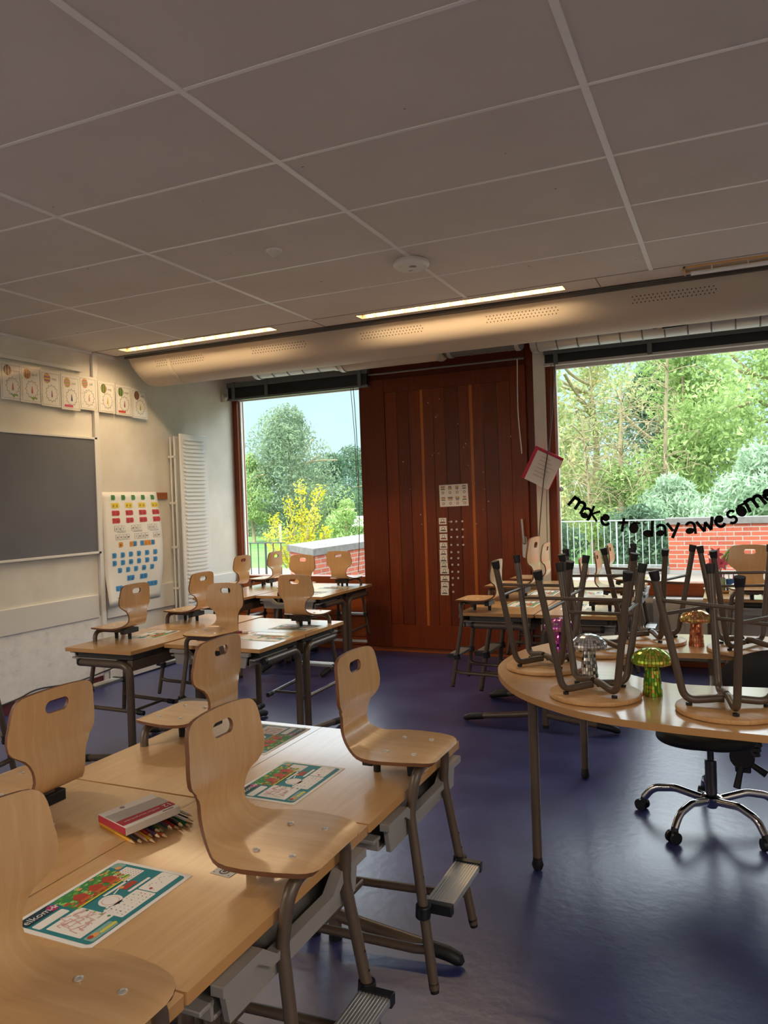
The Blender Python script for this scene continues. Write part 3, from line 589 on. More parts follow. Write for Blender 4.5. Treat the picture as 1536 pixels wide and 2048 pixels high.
for y, cc, items, xs0, stp in ROWS:
    for i, s_ in enumerate(items):
        if not s_: continue
        x = xs0+stp*i
        for k_, chx in enumerate(s_):
            x_a = x+0.042*k_; ci = CI[cc]
            if cc == 'o' and k_ in (1,) and s_ == 'ig': ci = 5
            if s_ == 'lijk': ci = 5 if k_ in (0, 3) else 4
            if cc == 'w': chart_prim(ink, [(x_a-.021, y-.024), (x_a+.021, y-.024), (x_a+.021, y+.024), (x_a-.021, y+.024)], 0, 0.0012)
            q = 0.0195 if cc == 'w' else 0.0205
            chart_prim(tiles, [(x_a-q, y-.0225), (x_a+q, y-.0225), (x_a+q, y+.0225), (x_a-q, y+.0225)], ci, 0.0020)
            chart_text(ink, chx, 0.042, x_a, y, 0)
        if cc != 'w': x_a = x+0.042*len(s_)-0.021; chart_prim(tiles, [(x_a, y-.018), (x_a+.007, y-.014), (x_a+.007, y+.014), (x_a, y+.018)], CI[cc], 0.0020)
for y in (0.640, ): 
    for x in (0.15, 0.35, 0.55): chart_prim(ink, [(x, y), (x+.11, y), (x+.11, y+.003), (x, y+.003)], 0)
chart_prim(ink, [(0.12, .06), (.45, .06), (.45, .064), (.12, .064)], 0)
tiles.build('letter_print', [pal('#4d8f4a'), pal('#ecd02c'), pal('#c9383c'), pal('#ece7de'), pal('#e2932c'), pal('#3f93cf')], t, smooth=False)
ink.build('letters', m_ink, t, smooth=False)
# radiator on the left wall, standing upright
t = thing('radiator', 'tall white panel radiator standing upright on the left wall', 'radiator', (-4.885, 6.18, 0.50))
MB().box(0.03, 0.05, -0.21, 0.21, 0, 1.73).build('front_panel', m_rad, t, bevel=0.006)
MB().box(-0.045, -0.03, -0.20, 0.20, 0.02, 1.71).build('rear_panel', m_rad, t, bevel=0.005)
MB().box(-0.028, 0.028, -0.18, 0.18, 0.04, 1.69).build('convector', m_radline, t, smooth=False)
b = MB()
for i in range(43): z = 0.05+i*0.0385; b.prism(rrect(-0.165, 0.165, z, z+0.020, 0.0098, 4), 0.0485, 0.066, M=wallM(0, 0, 0))
b.build('rib', m_rad, t, bevel=0.005)
b = MB()
for z in (0.22, 0.62, 1.05, 1.5): b.box(-0.10, -0.03, -0.215, -0.195, z, z+0.02)
b.tube([(-0.07, -0.21, -0.42), (-0.07, -0.21, 1.70)], 0.009, 10); b.build('wall_bracket', m_white, t)
b = MB(); b.cyl((0.0, 0.205, 1.56), (0.0, 0.25, 1.56), 0.018); b.cyl((0, 0.235, 1.50), (0, 0.235, 1.66), 0.008); b.build('valve', m_under, t)
t = thing('thermostat', 'small beige thermostat box high on the left wall beside the blind', 'thermostat', (XL, 6.915, 2.64))
MB().box(0, 0.035, -0.035, 0.035, 0, 0.09).build('housing', mat('aged_plastic', '#c9c2b0', 0.5), t, bevel=0.004)
MB().lathe([(0.02, 0), (0.018, 0.012)], 18, c=(0, 0, 0)).build('dial', m_white, t, loc=(0.035, 0, 0.04)).rotation_euler = (0, R(90), 0)
tag(MB().tube(catmull([(XL+0.03, 2.6, 0.075), (XL+0.03, 3.6, 0.07), (XL+0.025, 4.1, 0.095), (XL+0.028, 4.32, 0.13), (XL+0.03, 4.7, 0.10), (XL+0.04, 5.2, 0.14), (XL+0.07, 5.7, 0.20), (XL+0.07, 6.3, 0.22)], 6), 0.006, 8).build('power_cable', m_black), 'thin black cable running along the foot of the left wall', 'cable')
tag(MB().tube(catmull([(XL+0.05, 5.02, 0.16), (XL+0.07, 5.06, 0.28), (XL+0.10, 5.16, 0.30), (XL+0.11, 5.3, 0.20), (XL+0.10, 5.5, 0.14)], 6), 0.006, 8).build('power_cable', m_white), 'looped white cable at the foot of the left wall under the letter chart', 'cable')
t = thing('radiator', 'low white ribbed radiator under the right window sill', 'radiator', (0.62, 6.93, 0.10))
MB().box(-1.25, 1.25, -0.045, 0.0, 0, 0.49).build('front_panel', mat('cream_enamel', '#d8d0c0', 0.4), t, bevel=0.005)
b = MB()
for i in range(40): x = -1.20+i*0.0615; b.prism(rrect(x-.013, x+.013, .03, .45, .0125, 4), 0.044, 0.052, M=Matrix(((1, 0, 0, 0), (0, 0, -1, 0), (0, 1, 0, 0), (0, 0, 0, 1))))
b.build('rib', mat('cream_enamel', '#d8d0c0', 0.4), t, bevel=0.004)
MB().box(-1.25, 1.25, -0.04, 0.09, 0.485, 0.50).build('top_grille', m_rad, t, bevel=0.003)
b = MB(); b.box(-1.1, -1.05, 0, 0.12, 0.1, 0.4); b.box(1.05, 1.1, 0, 0.12, 0.1, 0.4); b.build('wall_bracket', m_white, t)
# papers on the timber door
def faceM(x, z, y): return Matrix(((1, 0, 0, x), (0, 0, -1, y), (0, 1, 0, z), (0, 0, 0, 1)))
DY = YW-0.0425
t = thing('notice_sheet', 'white sheet with eight small emblems taped to the timber door', 'sheet', (-2.427, DY, 1.54)); t.rotation_euler = (0, R(-1.0), 0)
M_ = faceM(0, 0, 0); MB().prism([(-.145, -.105), (.145, -.105), (.145, .105), (-.145, .105)], 0, .0012, M=M_).build('sheet', m_paper, t, smooth=False)
b = MB()
for r_ in range(2):
    for c_ in range(4):
        x = -.108+.072*c_; y = .052-.105*r_; b.disc(x, y-.022, .013, .0016, 1, 16, M_); b.disc(x, y-.022, .008, .0019, 3, 12, M_)
        for k_ in range(3): hw = random.uniform(.014, .026); b.prism([(x-hw, y+.006+.013*k_), (x+hw, y+.006+.013*k_), (x+hw, y+.014+.013*k_), (x-hw, y+.014+.013*k_)], .0013, .0016, (0, 2, 1)[(k_+c_) % 3], M_)
b.build('emblems', [m_ink, pal('#a8343c'), pal('#c9a23c'), m_paper], t, smooth=False)
CZ = [1.295, 1.217, 1.139, 1.057, 0.988, 0.925, 0.867, 0.808, 0.740, 0.672, 0.608]
for i, z in enumerate(CZ):
    wd = .078 if i < 7 else (.088 if i < 9 else .078); hg = .062 if i not in (7, 8) else .052
    t = thing('name_card', 'small white ring emblem card on the timber door, %s from the top' % ORD[i], 'card', (-2.549+.004*math.sin(i), DY, z), 0, 'cards in a column on the door')
    MB().prism([(-wd/2, -hg/2), (wd/2, -hg/2), (wd/2, hg/2), (-wd/2, hg/2)], 0, .0012, M=M_).build('card', m_paper, t, smooth=False)
    b = MB(); b.disc(0, .006, .017, .0015, 0, 16, M_); b.disc(0, .006, .012, .0018, 2, 14, M_); b.prism([(-.028, -.019), (.028, -.019), (.028, -.008), (-.028, -.008)], .0013, .0021, 1, M_)
    for sx in (-.03, .03): b.disc(sx, .018, .003, .0015, 1, 8, M_)
    b.build('emblem', [pal('#8a5a54'), pal('#5f5458' if i not in (0, 2) else '#8a3a4c'), m_paper], t, smooth=False)
DOTS = [[-2.46, -2.409, -2.348], [-2.458, -2.407, -2.346], [-2.465, -2.404, -2.348], [-2.468, -2.402, -2.346], [-2.47, -2.399], [-2.472, -2.401], [-2.464, -2.403], [-2.467, -2.406], [-2.464, -2.408], [-2.466], [-2.463]]
DZ = [1.288, 1.211, 1.139, 1.063, .993, .935, .872, .804, .743, .678, .610]
for i, row in enumerate(DOTS):
    for j, x in enumerate(row):
        o = MB().lathe([(.011, 0), (.011, .003), (.008, .006), (.001, .0065)], 16).build('round_magnet', mat('magnet_white', '#cfc4b8', 0.5)); o.location = (x, DY, DZ[i]); o.rotation_euler = (R(90), 0, 0)
        tag(o, 'round white dot in the %s row beside the door cards, %s from the left' % (ORD[i], ORD[j]) if len(row) > 1 else 'round white dot alone in the %s row beside the door cards' % ORD[i], 'magnet', 'white dots on the timber door')

# ------------------------------------------------------------------ school chair (hangs on a desk edge: origin = desk edge, desk top; faces +x)
def shell_mesh():
    prof = [(.078, .0725, .080), (.0765, .0740, .098), (.070, .0765, .113), (.058, .0785, .124), (.040, .0798, .131), (.015, .0800, .138), (-.02, .0795, .143), (-.055, .0790, .1465), (-.09, .0788, .1455), (-.115, .0790, .139), (-.135, .0800, .128), (-.152, .0832, .115), (-.168, .0890, .102), (-.182, .0975, .091), (-.193, .1080, .083), (-.200, .1200, .0785), (-.2035, .134, .0775), (-.2035, .148, .0785), (-.2020, .162, .0810), (-.1995, .176, .0870), (-.1970, .188, .0970), (-.1950, .199, .1110), (-.1935, .209, .1240), (-.1930, .220, .1315), (-.1930, .238, .1350), (-.1940, .258, .1340), (-.1960, .278, .1300), (-.1985, .300, .1275), (-.2005, .315, .1245), (-.2020, .327, .1200), (-.2030, .336, .1120), (-.2035, .342, .1010), (-.2037, .345, .0850)]
    nv = 14; vs = []; fs = []
    for i, (u, z, w_) in enumerate(prof):
        for j in range(nv+1):
            q = -1+2*j/nv; dz = 0.0; du = 0.0
            if i > 28: dz = 0.004*(1-q*q)
            if i > 20: du = 0.010*(q*w_/0.13)**2
            vs.append((u+du, q*w_, z+dz))
    for i in range(len(prof)-1):
        for j in range(nv): a = i*(nv+1)+j; fs.append((a, a+1, a+nv+2, a+nv+1))
    me = bpy.data.meshes.new('seat_shell'); me.from_pydata(vs, [], fs); me.materials.append(m_ply); me.materials.append(m_plyedge)
    o = bpy.data.objects.new('seat_shell', me); COL.objects.link(o)
    sd = o.modifiers.new('s', 'SOLIDIFY'); sd.thickness = 0.0095; sd.offset = 0.0; sd.material_offset_rim = 1
    cb = MB(); pl = rrect(-.036, .036, .287, .319, .0159, 7)
    cb.prism(pl, -.30, -.10, M=Matrix(((0, 0, 1, 0), (1, 0, 0, 0), (0, 1, 0, 0), (0, 0, 0, 1)))); co = cb.build('cutter', m_plyedge, smooth=False)
    bo = o.modifiers.new('b', 'BOOLEAN'); bo.object = co; bo.operation = 'DIFFERENCE'; bo.solver = 'EXACT'
    try: bo.material_mode = 'TRANSFER'
    except Exception: pass
    dg = bpy.context.evaluated_depsgraph_get(); m2 = bpy.data.meshes.new_from_object(o.evaluated_get(dg))
    bpy.data.objects.remove(co); bpy.data.objects.remove(o); bpy.data.meshes.remove(me)
    m2.name = 'seat_shell'; m2.shade_smooth(); m2.set_sharp_from_angle(angle=R(40)); return m2
CHAIR_GROUP = 'school chairs hung on the desks'
def make_chair():
    t = thing('school_chair', 'chair', 'chair', (0, 0, -50), 0, CHAIR_GROUP)
    o = bpy.data.objects.new('seat_shell', shell_mesh()); COL.objects.link(o); o.parent = t
    for u in (-.073, .012):
        for v in (-.0675, .0675):
            MB().lathe([(.0075, 0), (.0072, .0022), (.004, .0036), (.0035, .0018), (.0005, .0016)], 16).build('bolt', m_screw, t, loc=(u, v, .0842))
    for s_ in (-1, 1):
        pts = fillet([(.036, 0, .058), (.036, s_*.118, .058), (.022, s_*.130, -.055), (.088, s_*.166, -.488)], [.055, .12], 7)
        lg = MB().tube(pts, .0135, 14).build('leg', m_frame, t)
        MB().tube([(.0855, s_*.1645, -.472), (.089, s_*.1665, -.497)], [.0139, .0115], 14).build('foot_plug', m_black, lg)
        b = MB()
        for k in (0.36, 0.46, 0.56): b.cyl((.022+.066*k+.012, s_*(.130+.036*k), -.055-.433*k), (.022+.066*k+.0142, s_*(.130+.036*k), -.055-.433*k), .0028, n=8)
        b.build('adjuster_hole', m_black, lg)
        sl = MB().tube(fillet([(.074, s_*.157, -.392), (.030, s_*.150, -.402), (-.33, s_*.138, -.412)], .05, 5), .0125, 12).build('sled_bar', m_frame, t)
        MB().tube([(-.300, s_*.139, -.412), (-.345, s_*.1375, -.414)], [.0155, .0145], 12).build('end_cap', m_black, sl)
    MB().cyl((-.262, -.140, -.408), (-.262, .140, -.408), .0085).build('cross_tube', m_frame, t)
    MB().box(-.142, .045, -.038, .038, .042, .0735).build('support_beam', m_frame, t, bevel=.003)
    MB().box(-.150, -.118, -.066, .066, .036, .066).build('rear_bracket', m_blackpl, t, bevel=.003)
    for u, v in ((-.134, 0), (-.028, 0)):
        MB().tube([(u, v, .045), (u, v, 0.0005)], [.0125, .0105], 14).build('rubber_peg', m_black, t)
    fr_ = MB(); fr_.box(.052, .128, -.128, .128, -.302, -.286)
    for k in range(9): fr_.box(.056+.0078*k, .0595+.0078*k, -.128, .128, -.286, -.2845)
    fr_ = fr_.build('footrest', m_alu, t, bevel=.0015)
    for s_ in (-1, 1):
        c_ = MB(); c_.tube([(.0555, s_*.149, -.314), (.0585, s_*.1505, -.280)], .0205, 14); c_.box(.054, .131, s_*.128-.010, s_*.128+.012, -.308, -.281); c_.build('clamp', m_blackpl, fr_, bevel=.002)
    return t
chair = make_chair()
HA, HB, HCc, HR = 0.72, 0.70, 0.70, 0.74     # desk-top heights of the four desk groups
FX, FY, BX, BY = 0.0, PI/2, PI, -PI/2
CH = [ # label, x, y of hanging point, table height, facing, scale
    ('chair on the nearest right-hand desk, its seat filling the bottom left corner', -.832, .771, HA, FX, 1),
    ('chair on the right edge of the front desks, beside the welcome sheet', -.822, 1.361, HA, FX, 1),
    ('chair at the far right front corner, legs and footrest in view', -.822, 2.004, HA, FX, 1),
    ('chair seen from behind at the left picture edge, beyond the pencil box', -1.745, 1.396, HA, BX, 1),
    ('chair on the far left front desk, before the second desk group', -1.765, 2.097, HA, BX, 1),
    ('chair on the second desk group in front of the alphabet chart', -3.58, 3.70, HB, BX, 1),
    ('chair on the second desk group in front of the upright radiator', -3.62, 4.42, HB, BX, 1),
    ('chair hung on the near edge of the second desk group, facing the viewer', -2.77, 3.59, HB, BY, 1),
    ('chair seen from behind on the far edge of the second desk group', -2.60, 4.50, HB, FY, 1),
    ('leftmost chair on the window-side desk group, below the window edge', -4.36, 5.98, HCc, BX, 1),
    ('chair of the window-side desk group in front of the yellow bush', -4.33, 6.50, HCc, BX, 1),
    ('chair by the window in front of the grey end of the parapet', -3.55, 5.83, HCc, BY, 1),
    ('chair by the left window before the red bricks, nearest the timber door', -3.44, 6.70, HCc, FY, 1),
    ('chair on the near left desk right of the timber door cards', -1.645, 5.03, HR, BX, 1),
    ('larger pale chair on the desks by the door, before the white post', -1.60, 5.66, HR, BX, 1.33),
    ('pale chair behind the larger one, its back against the window frame', -1.62, 6.36, HR, BX, 1.08),
    ('chair seen edge-on among stool legs, nearest on its desk side', -.71, 5.15, HR, FX, 1),
    ('chair seen edge-on before the pale railing, middle of its desk side', -.71, 5.76, HR, FX, 1),
    ('chair mostly hidden by stool legs, farthest on its desk side', -.70, 6.40, HR, FX, 1.04),
    ('chair at the right picture edge, facing the viewer before the brick wall', .115, 5.80, HR, BY, 1.06),
    ('chair at the left picture edge of which one leg shows', -3.338, 2.52, HA, FY, 1),
]
for i, (lab, x, y, h, fz, sc) in enumerate(CH): place(chair, 'beech plywood '+lab if 'pale' not in lab else lab, (x, y, h), fz+R(random.uniform(-1.2, 1.2)) if i > 3 else fz, CHAIR_GROUP, sc if sc != 1 else None, first=False)
for ch in list(chair.children_recursive): bpy.data.objects.remove(ch)
bpy.data.objects.remove(chair)

# ------------------------------------------------------------------ school desk (origin on the floor under the middle of the user edge, user at -y)
def make_desk(h, W=0.678, D=0.51, cross=False):
    t = thing('school_desk', 'desk', 'desk', (0, 0, 0), 0, 'school desks')
    b = MB(); b.prism(rrect(-W/2, W/2, 0.002, D-0.002, .005, 3), h-.022, h, 0, side=1); b.build('desktop', [m_desky if cross else m_desk, m_deskedge], t, bevel=.0015)
    MB().box(-W/2+.045, W/2-.045, .06, D-.03, h-.062, h-.0225).build('underframe', m_under, t, bevel=.003)
    tr = MB(); a = W/2-.062
    rim = [(-a, -.0245), (-a*.56, -.0245), (-a*.40, -.058), (a*.40, -.058), (a*.56, -.0245), (a, -.0245), (a, -.044), (a*.62, -.044), (a*.46, -.074), (-a*.46, -.074), (-a*.62, -.044), (-a, -.044)]
    TM = Matrix(((1, 0, 0, 0), (0, 0, 1, 0), (0, 1, 0, h), (0, 0, 0, 1)))
    tr.prism(rim, -.022, .004, M=TM)
    tr.prism([(-a+.02, -.046), (-a*.62, -.046), (-a*.46, -.072), (a*.46, -.072), (a*.62, -.046), (a-.02, -.046), (a-.035, -.110), (-a+.035, -.110)], -.008, .004, M=TM)
    tr.box(-a+.02, -a+.028, .02, .36, h-.106, h-.066); tr.box(a-.028, a-.02, .02, .36, h-.106, h-.066); tr.box(-a+.028, a-.028, .02, .36, h-.108, h-.100); tr.box(-a+.02, a-.02, .35, .36, h-.106, h-.066)
    tr.box(-a-.02, -a+.02, .012, .36, h-.072, h-.0625); tr.box(a-.02, a+.02, .012, .36, h-.072, h-.0625)
    tr.build('tray', m_tray, t, bevel=.002)
    for s_ in (-1, 1):
        x = s_*(W/2-.032)
        lg = MB().tube(fillet([(x, .095, h-.088), (x, D-.045, h-.088), (x, D-.045, 0.002)], .075, 8), .0225, 16).build('leg_frame', m_frame, t)
        MB().tube([(x, .080, h-.088), (x, .100, h-.088)], [.0215, .0235], 16).build('end_cap', m_black, lg)
        ft = MB().tube([(x, D-.05, .085), (x, D-.16, .070), (x, .08, .040)], [.021, .021, .020], 14).build('foot', m_frame, t)
        MB().tube([(x, .14, .0455), (x, .05, .034), (x, .015, .022), (x, .002, .013)], [.0225, .023, .0205, .008], 14).build('foot_cap', m_black, ft)
        MB().tube([(x, D-.045, .022), (x, D-.045, 0.0)], .0235, 16).build('post_cap', m_black, lg)
    MB().box(-W/2+.045, W/2-.045, D-.075, D-.035, h-.125, h-.064).build('back_rail', m_frame, t, bevel=.004)
    return t
DK = {}
def desk(lab, x, y, h, rz, cross=False):
    k = (h, cross)
    if k not in DK: DK[k] = make_desk(h, cross=cross)
    return place(DK[k], lab, (x, y, 0), rz, 'school desks')
ym = [.634, 1.317, 2.003]
# a user facing -x stands at +x: local -y = world +x  -> rz = 90 deg;  facing +x: rz = -90 deg
for i, nm in enumerate(('under the chair seat in the bottom left corner', 'front right desk with the welcome sheet and crayons', 'front right desk farthest away, its foot tip showing on the floor')):
    desk('school desk, '+nm, -.818, ym[i], HA, PI/2)
desk('maple-topped school desk of the front left column under the pencil box', -1.832, ym[1], HA, -PI/2)
desk('maple-topped school desk at the far end of the front left column', -1.832, ym[2], HA, -PI/2)
desk('school desk of the second group at its near left corner, in front of the blackboard', -3.635, 3.70, HB, -PI/2, True)
desk('school desk of the second group at its far left corner, before the upright radiator', -3.635, 4.385, HB, -PI/2, True)
desk('school desk of the second group on the near right, with the chair facing the viewer', -2.76, 3.605, HB, 0, True)
desk('school desk of the second group on the far right, below the timber door', -2.76, 4.63, HB, PI, True)
desk('school desk of the window-side group at its near left, behind the second group', -4.435, 5.90, HCc, -PI/2, True)
desk('school desk of the window-side group in the room corner', -4.435, 6.585, HCc, -PI/2, True)
desk('school desk of the window-side group on the near right', -3.57, 5.785, HCc, 0, True)
desk('school desk of the window-side group on the far right, touching the timber door', -3.57, 6.81, HCc, PI, True)
for i, nm in enumerate(('near left', 'middle left', 'far left')): desk('school desk %s in the group between door and round table' % nm, -1.69, 5.24+.682*i-(.04 if i == 2 else 0), HR, -PI/2)
for i, nm in enumerate(('near right', 'middle right', 'far right')): desk('school desk %s in the group between door and round table' % nm, -.665, 5.24+.682*i-(.04 if i == 2 else 0), HR, PI/2)
desk('school desk at the right picture edge with the flower pot tray', .14, 5.86, HR, 0, True)
desk('school desk behind it under the right window', .14, 6.885, HR, PI, True)
desk('school desk at the left picture edge carrying the chair with one visible leg', -3.53, 2.505, HA, PI, True)
for d in DK.values():
    for ch in list(d.children_recursive): bpy.data.objects.remove(ch)
    bpy.data.objects.remove(d)

# ------------------------------------------------------------------ horseshoe table with castored legs
t = thing('horseshoe_table', 'large horseshoe-shaped maple table on castored legs carrying upturned stools', 'table', (-.1, 3.58, 0))
outer = [(.62, 2.74), (.35, 2.70), (.087, 2.695), (-.27, 2.725), (-.53, 2.80), (-.79, 3.01), (-.955, 3.29), (-1.015, 3.56), (-.975, 3.90), (-.81, 4.20), (-.53, 4.42), (-.27, 4.49), (.087, 4.51), (.35, 4.50), (.62, 4.46)]
inner = [(.62, 3.96), (.40, 3.955), (.137, 3.955), (-.129, 3.975), (-.296, 3.945), (-.43, 3.85), (-.485, 3.70), (-.480, 3.57), (-.43, 3.455), (-.279, 3.338), (-.148, 3.318), (.113, 3.345), (.40, 3.36), (.62, 3.36)]
P = [(p.x+.1, p.y-3.58) for p in catmull(outer, 7)+catmull(inner, 7)]
b = MB(); b.prism(P, .695, .720, 0, side=1); b.build('tabletop', [m_desk, m_deskedge], t, bevel=.002)
for x, y in ((-.746, 3.031), (-.741, 4.108), (.42, 2.86), (.42, 4.34)):
    lg = MB().cyl((x+.1, y-3.58, .055), (x+.1, y-3.58, .695), .0195).build('leg', m_frame, t)
    MB().lathe([(.004, .0), (.018, .006), (.024, .024), (.019, .042), (.019, .065)], 20, c=(x+.1, y-3.58, 0)).build('ball_castor', m_black, lg)
b = MB(); b.tube([(-.646, -.549, .675), (-.641, .528, .675)], .014, 12); b.tube([(-.646, -.549, .675), (.52, -.72, .675)], .014, 12); b.tube([(-.641, .528, .675), (.52, .76, .675)], .014, 12); b.build('apron_rail', m_frame, t)

# ------------------------------------------------------------------ upturned stools
def make_stool():
    t = thing('stool', 'stool', 'stool', (0, 0, -50), 0, 'upturned stools on the horseshoe table')
    MB().lathe([(.165, 0), (.1725, .003), (.1745, .010), (.1725, .017), (.166, .020)], 56).build('seat', m_stool, t)
    for k in range(4):
        a = R(45+90*k); c, s_ = math.cos(a), math.sin(a); hp = .058 if k % 2 else .046
        pts = fillet([(.012*c, .012*s_, hp), (.035*c, .035*s_, hp), (.142*c, .142*s_, .037), (.232*c, .232*s_, .474)], [.05, .05], 8)
        lg = MB().tube(pts, .0135, 14).build('leg', m_frame, t)
        MB().tube([(.2275*c, .2275*s_, .464), (.229*c, .229*s_, .472), (.235*c, .235*s_, .500)], [.0142, .0165, .0185], 16).build('rubber_cap', m_black, lg)
        MB().cyl((.128*c, .128*s_, .0205), (.128*c, .128*s_, .030), .011, n=12).build('seat_pad', m_black, lg)
    def at(k, z): a = R(45+90*k); f_ = (.142+.09*(z-.037)/.437); return Vector((f_*math.cos(a), f_*math.sin(a), z))
    for k, z in ((0, .30), (1, .345), (2, .395), (3, .345)):
        MB().tube([at(k, z), at(k+1, z)], .0068, 10).build('stretcher', m_frame, t)
    return t
st = make_stool()
for lab, x, y, a in (('at the left end of the horseshoe table, behind the pink mushroom', -.79, 3.465, -2), ('in the middle of the near arm, around the silver mushroom', -.50, 3.035, -3), ('at the right picture edge on the near arm, beside the green mushroom', -.03, 2.945, -33), ('on the far arm behind the silver mushroom', -.605, 3.885, 8), ('on the far arm, left of the copper mushroom', -.40, 4.215, -20), ('on the far arm, right of the copper mushroom', .045, 4.08, 12)):
    place(st, 'upturned round stool '+lab, (x, y, .7203), R(a), 'upturned stools on the horseshoe table')
for ch in list(st.children_recursive): bpy.data.objects.remove(ch)
bpy.data.objects.remove(st)

# ------------------------------------------------------------------ mirrored mushrooms
def mosaic(b, prof, n, seed, tilt=0.10, gap=0.06):
    rnd = random.Random(seed)
    for i in range(len(prof)-1):
        (r0_, z0), (r1_, z1) = prof[i], prof[i+1]
        for j in range(n):
            a0 = 2*PI*(j+gap)/n; a1 = 2*PI*(j+1-gap)/n; q = [Vector((r0_*math.cos(a0), r0_*math.sin(a0), z0)), Vector((r0_*math.cos(a1), r0_*math.sin(a1), z0)), Vector((r1_*math.cos(a1), r1_*math.sin(a1), z1)), Vector((r1_*math.cos(a0), r1_*math.sin(a0), z1))]
            c = sum(q, Vector())/4; nr = (q[1]-q[0]).cross(q[3]-q[0])
            if nr.length < 1e-9: continue
            nr.normalize(); M_ = Matrix.Rotation(rnd.gauss(0, tilt), 3, (q[1]-q[0])) @ Matrix.Rotation(rnd.gauss(0, tilt), 3, (q[3]-q[0]))
            b.add([tuple(c+M_ @ (p-c)*0.94+nr*.0012) for p in q], [(0, 1, 2, 3)], 1+rnd.choice((0, 0, 0, 1, 1, 2)))
def mushroom(lab, x, y, cap, stem, k=1.0):
    t = thing('mirror_mushroom', lab, 'ornament', (x, y, .7203), 0, 'mirrored mushrooms on the horseshoe table')
    mk = lambda pre, cs: [mat(pre+'_grout', cs[0], 0.35, metal=0.7)]+[mat(pre+'_mirror_%s' % n_, c_, 0.12, metal=0.6) for n_, c_ in zip(('light', 'mid', 'deep'), cs[1:])]
    b = MB(); pr = [(.037, 0), (.0355, .014), (.034, .028), (.0325, .042), (.031, .056), (.0295, .070), (.028, .084), (.0268, .098), (.0258, .112), (.025, .124)]
    b.lathe(pr, 32, mi=0); mosaic(b, pr, 20, 5+int(x*100)); b.build('stem', mk(lab.split()[2]+'_stem', stem), t, smooth=False)
    pc = [(.030, .121), (.062, .119), (.0735, .124), (.0765, .133), (.0745, .143), (.069, .153), (.060, .162), (.049, .170), (.036, .176), (.021, .180), (.004, .1815)]
    b = MB(); b.lathe(pc, 40, mi=0); mosaic(b, pc[2:], 34, 9+int(x*100), 0.05); b.build('cap', mk(lab.split()[2]+'_cap', cap), t, smooth=False)
    t.scale = (k, k, k)
mushroom('mirror-tiled mushroom pink and violet, standing by the leftmost stool', -.785, 3.79, ('#6d2a66', '#e884cf', '#c65fb4', '#f0c8dc'), ('#5a1f5c', '#e763ae', '#a445b8', '#6a2f9e'))
mushroom('mirror-tiled mushroom silver, standing beside the middle stool', -.575, 3.36, ('#55565a', '#e9e9e6', '#c2c3c4', '#8f9296'), ('#3c3d40', '#e6e4dc', '#a5a6a4', '#4d4e50'))
mushroom('mirror-tiled mushroom green and gold, standing nearest on the near arm', -.295, 3.11, ('#4d6a1c', '#cfe05a', '#9cc63c', '#f0c860'), ('#3c6a24', '#b7d84a', '#6fb33a', '#e9b25a'))
mushroom('mirror-tiled mushroom copper and gold, standing on the far arm', -.178, 4.17, ('#7a5a2a', '#f2d487', '#e0a860', '#e58a78'), ('#7a4028', '#f0a078', '#d97a55', '#b85a3c'))

# ------------------------------------------------------------------ black office chair on a chrome star base
t = thing('office_chair', 'black office chair on a chrome five-star castor base under the horseshoe table', 'office chair', (-.115, 3.74, 0))
for k in range(5):
    a = R(-118+72*k); c, s_ = math.cos(a), math.sin(a)
    arm = MB().tube(fillet([(.03*c, .03*s_, .105), (.16*c, .16*s_, .130), (.26*c, .26*s_, .112), (.300*c, .300*s_, .060)], .10, 6), [.017]*1+[.0165]*14+[.013]*0 if False else .0155, 14, flat=1.15).build('base_arm', m_chrome, t)
    b = MB(); px_, py_ = .300*c, .300*s_; ca = a+R(70)
    dx, dy = math.cos(ca), math.sin(ca)
    for q in (-1, 1):
        b.tube([(px_+dx*q*.010+c*.012, py_+dy*q*.010+s_*.012, .026), (px_+dx*q*.024+c*.012, py_+dy*q*.024+s_*.012, .026)], .026, 20)
    b.tube([(px_, py_, .066), (px_+c*.004, py_+s_*.004, .038)], [.014, .018], 12); b.build('castor', m_blackpl, arm)
MB().lathe([(.022, .07), (.026, .075), (.045, .112), (.046, .122), (.036, .130), (.026, .134)], 32).build('hub', m_chrome, t)
MB().lathe([(.0255, .125), (.0255, .285), (.020, .288)], 28).build('column_sleeve', mat('column_steel', '#4b4a52', 0.3, metal=0.6), t)
MB().cyl((0, 0, .28), (0, 0, .42), .0145).build('gas_spring', mat('gas_spring_steel', '#43444c', 0.25, metal=0.8), t)
b = MB(); prof_ = [(-.20, .475, .10), (-.215, .46, .16), (-.20, .435, .19), (-.12, .425, .20), (0, .43, .205), (.12, .425, .2), (.21, .44, .19), (.225, .465, .15), (.21, .50, .19), (.1, .512, .205), (-.05, .51, .205), (-.17, .502, .19)]
vs = []; nn_ = len(prof_)
for i in range(9):
    q = -1+2*i/8; ww = math.sqrt(max(0.05, 1-abs(q)**3.5)); vs += [(x*ww, q*.21, .467+(z-.467)*(0.45+0.55*ww)) for x, z, _ in prof_]
b.add(vs, [(i*nn_+j, i*nn_+(j+1) % nn_, (i+1)*nn_+(j+1) % nn_, (i+1)*nn_+j) for i in range(8) for j in range(nn_)]+[tuple(range(nn_-1, -1, -1)), tuple(8*nn_+j for j in range(nn_))])
o = b.build('seat_cushion', m_office, t, angle=60, loc=(-.02, 0, -.06)); sb = o.modifiers.new('soft', 'SUBSURF'); sb.levels = 1; sb.render_levels = 2
